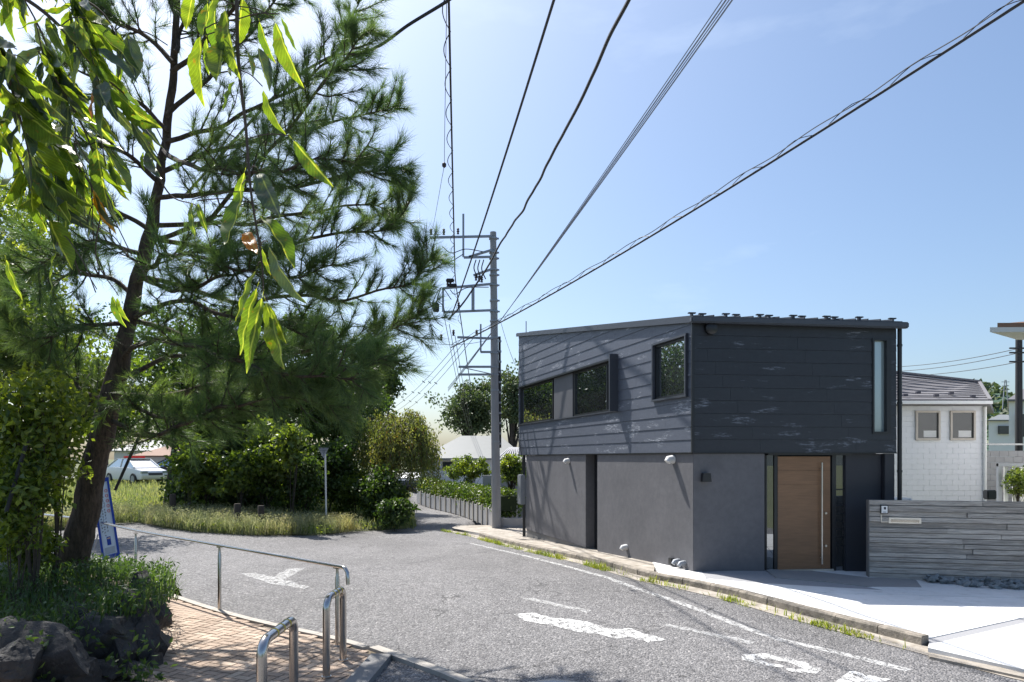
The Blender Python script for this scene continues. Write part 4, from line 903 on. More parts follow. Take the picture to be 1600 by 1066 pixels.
for k_, (px, py, hw, hh, d, lb_) in enumerate(((300, 775, 34, 24, 24.8, 'dark leafy undergrowth behind the leftmost stump'), (380, 765, 46, 38, 25.5, 'dark undergrowth between the two bright bushes'), (450, 740, 50, 60, 26.5, 'tall dark bush right of the upright bright bush'), (515, 740, 46, 62, 27, 'dark bush directly behind the sign pole'), (600, 775, 34, 36, 26, 'dark bush under the weeping tree'), (345, 700, 50, 40, 28, 'mid height dark bush behind the leftmost bright bush'))):
    tpx('undergrowth_shrub', lb_, px, py, hw, hh, d, px, 60, 110, .55, .16, .10, 'darkleaf', tr_r=.04, cat='shrub')
for k_, (x_, y_, h_) in enumerate(((3.0, -9, 3.4), (8.5, -11, 4.2), (14, -10, 3.2))):
    tree('roadside_tree', ('left', 'middle', 'right')[k_]+' tree of the green row mirrored in the entrance side glass', Vector((x_, y_, -.1)), Vector((x_, y_, h_*.62)), (2.6, 2.0, h_*.55), 60, 60, .8, .24, .16, 'shrubB', tr_r=.15, group=None, nlimb=20)
# weeping tree
wb_ = P(610, 790, 28); wb_.z = hgt(wb_.x, wb_.y)
wt = thing('weeping_tree', 'olive and bronze weeping tree at the mouth of the lane', 'tree', wb_)
mb = MB(); top = P(625, 668, 28); mb.tube(catmull([wb_-up*.3, P(613, 740, 28), P(620, 700, 28), top], 5), [.16-.008*i for i in range(16)], 9); C = []; D = []
for i in range(210):
    a = random.uniform(0, 6.283); r = random.uniform(.1, 1)**.6; lift = random.uniform(-1.25, .55)*(1-.25*r); ex = top+Vector((math.cos(a)*r*random.uniform(1.1, 1.75), math.sin(a)*r*1.5, lift-.35*r*r+.2*math.sin(a*2.3)))
    dr_ = random.uniform(.5, 1.7)*(.5+.5*r); st_ = top.lerp(wb_, max(0, .15-lift*.25)); q = catmull([st_, st_.lerp(ex, .6)+up*random.uniform(.1, .5), ex, ex+Vector((math.cos(a)*.15+random.gauss(0, .08), math.sin(a)*.12, -dr_*.5)), ex+Vector((math.cos(a)*.18+random.gauss(0, .12), math.sin(a)*.15, -dr_))], 4)
    mb.tube(q, [max(.004, .022*(1-k/len(q))) for k in range(len(q))], 4, cap=False)
    for k in range(5, len(q)):
        for _ in range(8): C.append(q[k]+Vector((random.gauss(0, .11), random.gauss(0, .1), random.gauss(0, .13))))
mb.build('trunk', M['twig'], wt, smooth=True); C = np.array([tuple(c) for c in C]); D = rng.normal(size=C.shape)*.5; D[:, 2] -= 1
V, Fc = leaf_geo(C, .13, .05, D); np_mesh('crown', V, Fc, M['weep'], wt)
# far trees
tpx('far_tree', 'dark far tree rising behind the parked police car', 165, 655, 55, 45, 56, 165, 90, 70, 1.2, .32, .2, 'darkleaf', tr_r=.25)
tpx('far_tree', 'far tree to the right of the brown roofed far house', 290, 660, 50, 48, 54, 290, 90, 70, 1.2, .32, .2, 'darkleaf', tr_r=.25)
tpx('far_tree', 'large pale green tree beyond the low grey roofed house', 735, 640, 52, 50, 62, 730, 110, 70, 1.1, .30, .2, 'farleaf', tr_r=.3, z0=-1)
tpx('far_tree', 'tall tree with bare limbs behind the corner of the black house', 800, 628, 40, 62, 58, 795, 70, 60, 1.0, .30, .2, 'farleaf', tr_r=.35, z0=-1)
tpx('garden_shrub', 'rounded garden shrub behind the hedge beside the utility pole', 735, 732, 34, 24, 37, 735, 34, 90, .35, .14, .09, 'shrubB', tr_r=.06, cat='shrub')
tpx('garden_tree', 'small garden tree between utility pole and black house', 800, 735, 24, 24, 27, 795, 34, 90, .3, .12, .08, 'shrubB', tr_r=.09, cat='tree')
tpx('garden_shrub', 'small bright round bush at the far end of the hedge', 708, 738, 13, 13, 44, 708, 16, 80, .3, .14, .09, 'shrubB', tr_r=.04, cat='shrub')

# verge grass mound
vg_px = [(-60, 842), (60, 832), (165, 822), (215, 818), (250, 826), (300, 832), (400, 838), (505, 838), (560, 831), (610, 829), (650, 827), (646, 806), (632, 790)]
vw = [G(*p) for p in vg_px]; vpoly = [(p.x, p.y) for p in vw]+[(-6.5, 45), (-60, 60), (-60, 22)]
def vz(x, y): return hgt(x, y)+.06+.10*noise.noise(Vector((x*.4, y*.4, 0)))
bm = bmesh.new(); bm.faces.new([bm.verts.new((x, y, 0)) for x, y in vpoly]); bmesh.ops.triangulate(bm, faces=bm.faces)
for _ in range(5): bmesh.ops.subdivide_edges(bm, edges=[e for e in bm.edges if e.calc_length() > .8], cuts=1, use_grid_fill=True)
bmesh.ops.triangulate(bm, faces=bm.faces)
for v in bm.verts: v.co.z = vz(v.co.x, v.co.y)-(.14 if v.is_boundary else 0)
me = bpy.data.meshes.new('verge_soil'); bm.to_mesh(me); bm.free(); me.materials.append(M['earth']); o = bpy.data.objects.new('verge_soil', me); col(o); tag(o, kind='structure')
gp_ = []; 
while len(gp_) < 52000:
    y = 18.5+random.random()**1.7*26; x = random.uniform(-.95*y, -2.6)
    if inside(x, y, vpoly): gp_.append((x, y, vz(x, y)))
B = np.array(gp_); n = len(B); dist = np.clip((B[:, 1]-18)/20, 0, 1)
tall = np.array([.55+.45*noise.noise(Vector((p[0]*.6, p[1]*.6, 8))) for p in gp_])
V, Fc = blade_geo(B, rng.uniform(.18, .5, n)*np.clip(tall+.35, .4, 1.2), rng.uniform(.012, .024, n)*(1+dist), rng.uniform(.03, .28, n))
tag(np_mesh('verge_grass', V, Fc, M['grass']), 'tall pale seeding grass covering the verge across the road', 'grass', kind='stuff')
pts = []
for _ in range(9000):
    while 1:
        y = 18.6+random.random()**1.6*12; x = random.uniform(-.75*y, -2.7)
        if inside(x, y, vpoly): break
    pts.append((x, y, vz(x, y)+random.uniform(.02, .28)))
V, Fc = leaf_geo(np.array(pts), .10, .05); tag(np_mesh('verge_weeds', V, Fc, M['weed']), 'leafy green weeds mixed into the verge grass', 'weeds', kind='stuff')
gp_ = []
while len(gp_) < 15000:
    y = 18.5+random.random()*5.5; x = random.uniform(-.7*y, -2.6)
    if inside(x, y, vpoly) and noise.noise(Vector((x*.9, y*.9, 2))) > -.25: gp_.append((x, y, vz(x, y)-.02))
B = np.array(gp_); n = len(B); V, Fc = blade_geo(B, rng.uniform(.25, .62, n), rng.uniform(.010, .020, n), rng.uniform(.08, .4, n))
tip_ = B+np.stack([rng.normal(0, .12, n), rng.normal(0, .12, n), rng.uniform(.25, .6, n)], 1); V2, F2 = leaf_geo(tip_, .07, .022)
tag(np_mesh('verge_seed_grass', np.concatenate([V, V2]), np.concatenate([Fc, F2+len(V)]), M['seed']), 'feathery straw coloured seeding grass along the road edge of the verge', 'grass', kind='stuff')
# weeds in the gutter
pts = []
for a, b in zip(KW[0:], KW[1:]):
    L = (b-a).length; n_ = int(L*800)
    for _ in range(n_):
        f = random.random(); p = a.lerp(b, f); c = noise.noise(Vector((p.x*1.1, p.y*1.1, 1)))
        if random.random() < max(.03, .25+1.1*c)*(.4+.9*(noise.noise(p*2.7)+.3)): 
            o = random.uniform(-.34, -.16); t_ = (b-a).normalized(); nn_ = Vector((t_.y, -t_.x, 0)); nn_ = nn_ if nn_.x > 0 else -nn_; q = p+nn_*o; pts.append((q.x, q.y, hgt(q.x, q.y)))
B = np.array(pts); n = len(B); hm = np.array([.35+.9*max(0, noise.noise(Vector((p[0]*3.1, p[1]*3.1, 5)))+.35) for p in pts]); V, Fc = blade_geo(B, rng.uniform(.03, .17, n)*hm, rng.uniform(.008, .018, n), rng.uniform(.02, .12, n))
tag(np_mesh('gutter_weeds', V, Fc, M['weed']), 'yellow-green weeds growing in the gutter along the kerb', 'weeds', kind='stuff')

# stumps / posts in the verge
for px, y0, y1, lb in ((270, 772, 806, 'dark wooden verge post nearest the bright bush on the left'), (371, 787, 816, 'short dark wooden post left of the middle of the verge'), (408, 790, 818, 'short dark wooden post nearest the sign pole')):
    d = G(px, y1+15).y; a = P(px, y1, d); a.z = vz(a.x, a.y); b = P(px, y0, d); mb = MB(); mb.tube([a, Vector((a.x, a.y, b.z-.02)), Vector((a.x, a.y, b.z))], [.10, .10, .085], 10); tag(mb.build('bollard_post', M['darkbark'], smooth=True), lb, 'post', 'dark wooden posts in the verge')
# sign pole
sp_ = G(510, 828); d = sp_.y; t = thing('sign_pole', 'white pole with a perforated inverted triangle sign seen from behind', 'sign', sp_)
x_ = P(508, 700, d); mb = MB(); mb.tube([sp_, Vector((x_.x, x_.y, x_.z))], .03, 10); mb.build('pole', M['white'], t, smooth=True)
c = Vector((x_.x-.03, x_.y-.045, x_.z)); u_ = Vector((.85, .5, 0)).normalized(); mb = MB(); mb.prism([c-u_*.20+up*.0, c+u_*.16, c-u_*.02-up*.36], Vector((.01, -.02, 0))); sgn = mb.build('sign_plate', M['galv'], t)
mb = MB()
for r in range(5):
    for k in range(-3, 4):
        if abs(k) <= 3-r*.7: p = c-u_*.02+u_*k*.045-up*(.035+r*.055)+Vector((.012, -.025, 0)); mb.box(p, (.022, .006, .03), (u_, up.cross(u_), up))
mb.build('perforation', M['ink'], sgn)

# ------------------------------------------------------------------ A-board sign
bs = P(178, 893, 12.6); t = thing('leaning_sign', 'blue framed white notice board leaning by the pine trunk with vertical writing', 'sign', bs)
BLc, BRc = P(163, 897, 12.6), P(191, 889, 12.75); TLc, TRc = P(142, 752, 12.9), P(160, 748, 13.05)
ux = (BRc-BLc); uy = (TLc-BLc); nrm = ux.cross(uy).normalized()
if nrm.y > 0: nrm = -nrm
def Q(u, v, o=0): return BLc+ux*u+uy*v+nrm*o
def qbox(u0, u1, v0, v1, o0, o1, name, mat, par):
    mb = MB(); mb.add([Q(u0, v0, o0), Q(u1, v0, o0), Q(u1, v1, o0), Q(u0, v1, o0), Q(u0, v0, o1), Q(u1, v0, o1), Q(u1, v1, o1), Q(u0, v1, o1)], [(0, 1, 2, 3), (7, 6, 5, 4), (0, 4, 5, 1), (1, 5, 6, 2), (2, 6, 7, 3), (3, 7, 4, 0)]); return mb.build(name, mat, par)
pb = qbox(.10, .90, .17, .97, 0, .01, 'panel', M['signwhite'], t)
for a in ((0, .13, 0, 1), (.87, 1, 0, 1), (.13, .87, .14, .18), (.13, .87, .05, .075), (.13, .87, .96, 1)): qbox(*a, -.012, .025, 'frame_bar', M['blue'], t)
mb = MB(); rnd = random.Random(3)
for ccol, (v0, v1) in enumerate(((.42, .90), (.38, .88), (.40, .86))):
    v = v1
    while v > v0:
        u = .24+ccol*.14
        for _ in range(3):
            du, dv_ = rnd.uniform(-.03, .03), rnd.uniform(-.008, .008)
            if rnd.random() < .5: mb.add([Q(u+du-.035, v+dv_, .012), Q(u+du+.035, v+dv_, .012), Q(u+du+.035, v+dv_+.004, .012), Q(u+du-.035, v+dv_+.004, .012)], [(0, 1, 2, 3)])
            else: mb.add([Q(u+du, v+dv_-.009, .0122), Q(u+du+.02, v+dv_-.009, .0122), Q(u+du+.02, v+dv_+.009, .0122), Q(u+du, v+dv_+.009, .0122)], [(0, 1, 2, 3)])
        v -= .033
mb.build('lettering', M['ink'], pb)
mb = MB()
for i in range(5):
    v = .86-i*.055; mb.tube([Q(.74+.07*math.cos(k*math.pi/4), v+.016*math.sin(k*math.pi/4), .014) for k in range(9)], .005, 4)
mb.build('red_lettering', M['red'], pb)
qbox(.40, .62, .28, .37, .012, .014, 'printed_figure', M['blue'], pb); qbox(.43, .59, .345, .36, .0142, .016, 'printed_patch', M['skin_patch'], pb)
qbox(.22, .78, .19, .26, .012, .014, 'small_print', M['dim_print'], pb)
mb = MB(); mb.bar(P(153, 835, 12.9), Vector((P(140, 885, 13.3).x, 13.3, 0)), .02, .02); mb.build('prop_leg', M['galv'], t)
# concrete post at the left edge, dark stakes
mb = MB(); p = P(12, 860, 9.3); mb.box((p.x, p.y, 1.4), (.24, .24, 2.2)); tag(mb.build('gate_pillar', M['wallgrey'], bevel=.01), 'pale grey square pillar half hidden by the left shrub', 'pillar')
mb = MB(); mb.tube([P(180, 766, 10.2), P(228, 658, 10.2)], .022, 8); tag(mb.build('support_stake', M['rubber']), 'dark slanted stake hanging beside the pine trunk', 'stake')
mb = MB(); mb.tube([P(10, 800, 7.3), P(42, 690, 7.5)], .02, 8); tag(mb.build('support_stake', M['rubber']), 'thin dark slanted stake inside the left shrub', 'stake')

# ------------------------------------------------------------------ foreground hanging branches
def big_leaf(seed, wd):
    r = random.Random(seed); n = 16; vs_ = []; fs_ = []
    bend = r.uniform(-.30, .30); sideb = r.uniform(-.12, .12); foldv = r.uniform(.15, .5)
    for i in range(n+1):
        f = i/n; w_ = wd*2.05*(f**.75*(1-f)**.95)*.5*1.05+.0015; w_ *= 1+(.08 if i % 2 else -.05)
        cx = sideb*math.sin(f*3.1); cz = bend*f*f+.02*math.sin(f*17+seed); vs_ += [(cx-w_, f, cz+foldv*w_+.10*w_*math.sin(f*23+seed)), (cx, f, cz), (cx+w_, f, cz+foldv*w_+.10*w_*math.sin(f*19+2*seed))]
        if i: b = 3*i; fs_ += [(b-3, b-2, b+1, b), (b-2, b-1, b+2, b+1)]
    vs_ += [(-.006, -.12, 0), (.006, -.12, 0)]; e = len(vs_); fs_.append((e-2, e-1, 1)); 
    me = bpy.data.meshes.new('leaf'); me.from_pydata(vs_, [], fs_); me.update(); me.polygons.foreach_set('use_smooth', [True]*len(me.polygons)); return me
LM = {}
for key in ('leaf', 'leaf_grey', 'leaf_dry'):
    LM[key] = []
    for i in range(6): me = big_leaf(i, (.28, .32, .36, .26, .34, .44)[i]); me.materials.append(M[key]); LM[key].append(me)
def put_leaf(par, a, b, mesh, roll=None):
    d_ = (b-a); L = d_.length*1.0; y = d_.normalized(); r_ = random.uniform(-1.0, 1.0) if roll is None else roll
    fwd = Vector((math.sin(r_), -math.cos(r_), .15)); z = (fwd-y*fwd.dot(y)).normalized(); x = y.cross(z)
    o = bpy.data.objects.new('leaf', mesh); col(o); o.parent = par; m_ = Matrix((x, y, z)).transposed().to_4x4()
    o.matrix_local = Matrix.Translation(a+y*L*.1-par.location) @ m_ @ Matrix.Diagonal((L, L, L, 1))
hb = thing('hanging_twig', 'long drooping twig of backlit yellow-green leaves hanging in front of the pine', 'branch', P(372, 0, 1.7))
tw = catmull([P(352, -140, 1.75), P(368, -30, 1.7), P(372, 90, 1.7), P(384, 200, 1.7), P(392, 300, 1.7), P(408, 400, 1.7), P(412, 460, 1.7)], 6)
mb = MB(); mb.tube(tw, [.0060-.0045*i/len(tw) for i in range(len(tw))], 7); mb.build('twig', M['twig'], hb, smooth=True)
spec = [((302, -15), (291, 44), 5), ((314, 48), (310, 150), 1), ((322, 55), (329, 112), 0), ((334, -10), (337, 80), 1), ((350, 55), (338, 135), 2), ((350, 70), (352, 132), 0), ((368, 122), (354, 172), 5), ((362, 62), (372, 122), 0), ((404, 28), (424, 92), 1), ((428, 28), (462, 118), 1), ((437, 22), (467, 72), 0),
 ((402, 68), (416, 132), 4), ((386, 78), (396, 118), 4), ((410, 135), (433, 200), 1), ((452, 212), (518, 292), 0), ((384, 262), (363, 342), 3), ((402, 262), (436, 338), 5), ((378, 288), (370, 385), 2), ((402, 330), (456, 402), 4), ((418, 378), (460, 465), 1), ((402, 416), (362, 490), 4), ((412, 455), (384, 568), 3), ((412, 462), (455, 572), 0), ((418, 472), (450, 536), 0), ((384, 358), (402, 398), 5), ((405, 440), (368, 545), 3), ((408, 385), (426, 425), 0),
 ((300, 312), (297, 362), 3), ((308, 314), (320, 356), 3), ((352, 10), (362, 95), 1), ((325, 0), (322, 60), 2), ((380, -10), (372, 60), 4), ((345, -30), (318, 30), 4)]
for i, (a, b, k) in enumerate(spec):
    d = 1.7+random.uniform(-.06, .06); key = 'leaf_dry' if i == 24 else ('leaf_grey' if i in (11, 12, 16, 19) else 'leaf'); pa, pb_ = P(*a, d), P(*b, d+random.uniform(-.05, .05)); put_leaf(hb, pa, pb_, LM[key][k], random.uniform(-.7, .7))
    near_ = min(tw, key=lambda q: (q-pa).length+(.3 if q.z < pa.z-.0 else 0)); mb = MB(); mb.tube(catmull([near_, near_.lerp(pa, .5)+up*.008, pa], 3), .0014, 4, cap=False); mb.build('stalk', M['twig'], hb)
lb = thing('leafy_branch', 'mass of drooping backlit leaves filling the upper left corner', 'branch', P(60, 0, 2.1))
mains = [[(-60, -60, 2.0), (70, 20, 2.1), (150, 110, 2.2), (215, 205, 2.3), (262, 300, 2.4), (305, 320, 2.4)], [(-80, 20, 1.9), (20, 110, 2.0), (70, 200, 2.1), (125, 265, 2.2), (170, 330, 2.3)], [(-40, -80, 2.1), (90, -20, 2.2), (160, 20, 2.3), (190, 80, 2.3)], [(-90, -20, 1.8), (-10, 60, 1.9), (30, 180, 2.0), (50, 260, 2.0)],
 [(150, 110, 2.2), (230, 180, 2.4), (262, 235, 2.4)], [(60, 80, 2.2), (130, 200, 2.3), (160, 300, 2.3), (150, 400, 2.3), (185, 462, 2.4)], [(-80, 120, 2.0), (0, 190, 2.1), (60, 320, 2.2), (90, 380, 2.2)], [(0, -60, 2.2), (60, 40, 2.3), (110, 160, 2.4), (120, 240, 2.4)]]
mb = MB(); allp = []
for mi, ml in enumerate(mains):
    q = catmull([P(*p) for p in ml], 8); mb.tube(q, [.0065*(1-.75*i/len(q)) if mi < 4 else .0035*(1-.6*i/len(q)) for i in range(len(q))], 6); allp += [(p, i/len(q)) for i, p in enumerate(q)]
for _ in range(60):
    p, f = random.choice(allp); e = p+Vector((random.uniform(-.03, .12), random.uniform(-.08, .08), random.uniform(-.22, .02))); m_ = p.lerp(e, .5)+up*.015; q = catmull([p, m_, e], 4); mb.tube(q, .0018, 4, cap=False)
    px_ = CX+e.x/e.y*F
    if px_ < 215: allp += [(x, .4) for x in q[4:]]
mb.build('twig', M['twig'], lb, smooth=True)
cnt = 0; tries = 0
while cnt < 275 and tries < 20000:
    tries += 1; p, f = random.choice(allp); px_, py_ = CX+p.x/p.y*F, HY-(p.z-H)/p.y*F
    dens = 1-max(0, px_-90)/190-max(0, py_-200)/190
    if random.random() > dens or px_ < -70 or py_ < -90: continue
    L = random.uniform(.075, .16); a = p; b = a+Vector((random.gauss(.035, .05), random.gauss(0, .05), -L))
    r_ = random.random(); key = 'leaf_dry' if r_ < .006 else ('leaf_grey' if r_ < .30 else 'leaf'); put_leaf(lb, a, b, random.choice(LM[key]), random.uniform(-1.2, 1.2)); cnt += 1
for a, b in (((150, 225), (165, 312)), ((170, 240), (188, 290)), ((110, 255), (95, 300)), ((100, 250), (108, 305)), ((175, 458), (190, 505)), ((182, 462), (196, 498)), ((8, 400), (26, 462)), ((-8, 398), (5, 455)), ((225, 235), (222, 262)), ((130, 262), (135, 310))):
    put_leaf(lb, P(*a, 2.2), P(*b, 2.2), LM['leaf'][random.randint(0, 3)], random.uniform(-.5, .5))

# ------------------------------------------------------------------ utility pole and cables
pb0 = G(776, 829); pd = pb0.y; t = thing('utility_pole', 'tall grey concrete utility pole with steel cross arms beside the black house', 'utility pole', pb0)
def pp(px, py, o=0): q = P(px, py, pd); q.y += o; return q
mb = MB(); mb.tube([pb0-up*.1, pp(773, 600), pp(770.5, 363)], [.17, .145, .115], 18); pole = mb.build('pole', M['pole'], t, smooth=True)
mb = MB(); mb.tube([pp(781.5, 700), pp(780.5, 526)], .045, 10); mb.build('conduit', M['rubber'], t, smooth=True)
mb = MB(); [mb.tube([pp(781+.0, y, -.02), pp(781, y-3, -.02)], .06, 8) for y in range(535, 700, 16)]; mb.build('conduit_clip', M['galv'], t)
for y in (373, 395, 404, 422, 430, 446, 470, 487, 502, 528, 552, 574, 586, 610, 690): mb = MB(); q = pp(770.5+(y-363)*.012, y); mb.tube([q-up*.03, q+up*.03], .16, 14); mb.box(q+Vector((.17, 0, 0)), (.08, .06, .05)); mb.build('pole_band', M['galv'], t)
arms = [((672, 373), (769, 371)), ((725, 404), (769, 403)), ((740, 432), (769, 422)), ((693, 452), (770, 445)), ((693, 489), (770, 486)), ((715, 528), (770, 530)), ((717, 574), (771, 574)), ((717, 586), (771, 586)), ((751, 551), (770, 551)), ((733, 403), (770, 392))]
for a, b in arms: mb = MB(); mb.bar(pp(*a, -.12), pp(*b, -.12), .075, .075); mb.build('cross_arm', M['galv'], t)
for a, b, w_ in (((724.5, 337), (724.5, 404), .07), ((693, 452), (693, 489), .07), ((739.5, 448), (739.5, 487), .11), ((751.5, 508), (751.5, 551), .06), ((717, 574), (771, 586), .04)): mb = MB(); mb.bar(pp(*a, -.17), pp(*b, -.17), w_, w_*.7); mb.build('brace', M['galv'], t)
for px, py in ((674, 366), (694, 366), (716, 365), (704, 448), (700, 447), (709, 523), (745, 523), (690, 530), (717, 480), (753, 440), (744, 437), (749, 439)):
    mb = MB(); q = pp(px, py, -.12); mb.tube([q+up*z for z in (.16, .12, .08, .04, 0, -.06)], [.02, .055, .03, .06, .03, .05], 10); mb.build('insulator', M['bead'], t, smooth=True)
for px, y0, y1 in ((744, 408, 436), (750, 408, 438), (756, 408, 438)): mb = MB(); mb.tube(catmull([pp(px, y0, -.15), pp(px-3, (y0+y1)/2, -.2), pp(px+3, y1, -.15)], 5), .022, 5); mb.build('jumper_wire', M['rubber'], t)
for pts in (((680, 405), (693, 415), (708, 410), (724, 400)), ((692, 388), (706, 398), (728, 392), (755, 396)), ((690, 452), (684, 470), (693, 480), (698, 500)), ((704, 455), (712, 462), (730, 452), (764, 451)), ((678, 478), (676, 490), (684, 505), (693, 512)), ((706, 470), (690, 452), (676, 480), (686, 478))):
    mb = MB(); mb.tube(catmull([pp(*p, -.2) for p in pts], 6), .016, 5); mb.build('jumper_wire', M['rubber'], t)
mb = MB(); mb.box(pp(682, 482, -.15), (.22, .2, .32)); mb.build('switch_box', M['rubber'], t, bevel=.03)
for px, py in ((704, 440), (708, 448)): mb = MB(); mb.box(pp(px, py, -.15), (.3, .16, .12)); mb.build('cable_clamp', M['rubber'], t, bevel=.03)
def cable(name, label, ctrl, r, mat='cable', n=14, wob=0, group='overhead cables', ext=1.0):
    pts = catmull([P(*c) for c in ctrl], n)
    d_ = (pts[-1]-pts[-2]).normalized()
    if ext: pts.append(pts[-1]+d_*ext)
    if wob: pts = [p+Vector((noise.noise(p*.9)*wob, 0, noise.noise(p*.9+Vector((4, 4, 4)))*wob)) for p in pts]
    mb = MB(); mb.tube(pts, r, 6); o = mb.build(name, M[mat], smooth=True); return tag(o, label, 'cable', group), pts
def span(a, b, sag, n=7):
    A_, B_ = P(*a), P(*b); out = []
    for i in range(n+1):
        f = i/n; p = A_.lerp(B_, f)-up*sag*4*f*(1-f); out.append((CX+p.x/p.y*F, HY-(p.z-H)/p.y*F, p.y))
    return out
cable('overhead_cable', 'plain black cable rising from the cross arms, left of the thick twisted cable', span((703, 500, pd), (868, -8, 9.2), .15), .020, ext=14)
cable('overhead_cable', 'thick twisted black cable rising from the pole head to the top edge', span((700, 500, pd-.3), (783, 380, pd-1.4), .2, 4)+span((784, 378, pd-1.4), (985, -8, 10.2), .25)[1:], .030, wob=.05, ext=14)
for k, off in enumerate((-6, 0, 5, 10)):
    cable('overhead_wire', ('leftmost thin grey wire of the fanning bundle in mid sky', 'second thin grey wire of the fanning bundle in mid sky', 'third thin grey wire of the fanning bundle in mid sky', 'rightmost thin grey wire of the fanning bundle in mid sky')[k], span((700, 612-k*2, pd+4), (1140+off, -8, 8.0), .12), .007+.003*(k % 2), 'cable_grey', ext=14)
_, pts = cable('overhead_cable', 'long black telephone cable with lashed loops crossing to the upper right corner', span((705, 543, pd), (1606, -2, 8.6), .22, 10), .022, ext=8)
mb = MB(); mb.tube([p+up*(.10+.02*math.sin(i*.5)) for i, p in enumerate(pts)], .008, 4)
# lashing loops between messenger and cable, along arc length
def along(pts, step):
    return resample([p.copy() for p in pts], step)
al = along(pts, .12); q = []
for i, p in enumerate(al): ph = i*.12/1.05*2*math.pi; q.append(p+up*(.05+.065*math.sin(ph))+Vector((0, .05*math.cos(ph), 0)))
mb.tube(q, .007, 4); tag(mb.build('messenger_wire', M['cable']), 'thin messenger wire with looping lashing above the long telephone cable', 'wire', 'overhead cables')
_, pts = cable('overhead_cable', 'vertical looking black trunk cable running overhead to the top edge left of the pole', span((735, 600, 34), (712, 440, pd), .1, 3)+span((711, 430, pd-.4), (701, -8, 11.2), .15)[1:], .021, ext=14)
al = along(pts[28:], .05); q = []
for i, p in enumerate(al): ph = i*.05/.95*2*math.pi; q.append(p+Vector((-.13*abs(math.sin(ph/2))+.02, 0, 0)))
mb = MB(); mb.tube(q, .009, 4); tag(mb.build('spiral_wire', M['cable']), 'coiled spiral wire wrapped around the steep trunk cable', 'wire', 'overhead cables')
cable('overhead_wire', 'thin wire beside the trunk cable ending in a small bead', span((674, 368, pd), (694, 258, 16), .05)+span((694, 257, 16), (698, -8, 11), .05)[1:], .006, ext=6)
mb = MB(); c = P(694, 258, 16); mb.tube([c-up*.07, c-up*.03, c+up*.03, c+up*.07], [.01, .05, .05, .01], 8); tag(mb.build('wire_bead', M['bead']), 'small dark bead on the thin wire above the cross arm', 'insulator')
cable('overhead_cable', 'black cable sweeping from the top edge down behind the pine', [(720, -18, 8.6), (700, 1, 8.8), (640, 38, 9.2), (580, 78, 9.7), (510, 92, 10.4), (430, 150, 11), (330, 260, 12)], .022)
for k, (a, b) in enumerate((((700, 585), (735, 640)), ((708, 560), (738, 655)), ((716, 590), (742, 640)))): cable('overhead_wire', ('left', 'middle', 'right')[k]+' dark cable dropping down the lane below the pole arms', span((693+k*9, 489+k*18, pd), (732+k*3, 672, 58), .3), .013, ext=2)
for k in range(3):
    _, pts = cable('overhead_wire', ('upper', 'middle', 'lower')[k]+' of three beaded wires running down left behind the trees', span((722+k*9, 528, pd), (610+k*10, 640+k*2, 52), .3), .011, ext=6)
    mb = MB()
    for f in (.35, .5, .66): p = pts[int(len(pts)*f)]; mb.tube([p-Vector((.07, 0, -.05)), p+Vector((.07, 0, -.05))], .022, 6)
    tag(mb.build('wire_beads', M['bead']), ('upper', 'middle', 'lower')[k]+' string of dark spacers on the beaded wires by the lane', 'wire spacer')
cable('overhead_wire', 'thin wire from the pole to the roof corner of the black house', span((783, 505, pd), (806, 572, 22.5), .1), .008, ext=0)
cable('overhead_wire', 'thin nearly level wire leading left from the pole into the pine', span((770, 529, pd), (620, 524, 20), .25), .008, ext=6)
for k, (y0, y1) in enumerate(((571, 545), (578, 552), (585, 566))): cable('overhead_wire', ('top', 'middle', 'bottom')[k]+' thin wire above the white neighbour house roof', span((1380, y0+3, 45), (1590, y1, 34), .2), .017, 'cable', ext=0)

# ------------------------------------------------------------------ hedge and panel wall along the lane
hw_a, hw_b = G(772, 827), G(652, 786)
hd = thing('lane_wall', 'low concrete panel wall along the lane below the hedge', 'wall', hw_a)
nseg = 16; vd = (hw_b-hw_a); 
hcurve = catmull([hw_a, hw_a.lerp(hw_b, .5)+Vector((.5, 0, 0)), hw_b], 8); hcurve = [Vector((p.x, p.y, hgt(p.x, p.y))) for p in hcurve]
hr_ = resample(hcurve, vd.length/nseg)
for a, b in zip(hr_, hr_[1:]):
    mb = MB(); mb.bar(a+up*.38, b+up*.38, .08, .70); mb.build('panel', M['wallgrey'], hd); mb = MB(); mb.bar(a, a+up*.82, .16, .16, up=(b-a).normalized()); mb.build('pilaster', M['edging'], hd)
C = []
for _ in range(15000):
    f = random.random(); i = f*(len(hcurve)-1); p = hcurve[int(i)].lerp(hcurve[min(int(i)+1, len(hcurve)-1)], i % 1); sx, sz = random.uniform(-1, 1), random.uniform(-1, 1)
    if random.random() < .75:
        if abs(sx) > abs(sz): sx = math.copysign(1, sx)
        else: sz = math.copysign(1, sz)
    C.append((p.x+.55+sx*.5+random.gauss(0, .04), p.y+random.gauss(0, .05), p.z+1.02+sz*.42+.10*noise.noise(p*.5)+random.gauss(0, .03)))
V, Fc = leaf_geo(np.array(C), .13, .08)
hg = thing('hedge', 'clipped green hedge above the panel wall along the lane', 'hedge', hw_a+Vector((.5, 0, 0))); np_mesh('foliage', V, Fc, M['hedge'], hg)
mb = MB(); [mb.bar(a+Vector((.55, 0, .95)), b+Vector((.55, 0, .95)), .6, .55) for a, b in zip(hr_, hr_[1:])]; mb.build('hedge_core', M['hedge_dark'], hg)
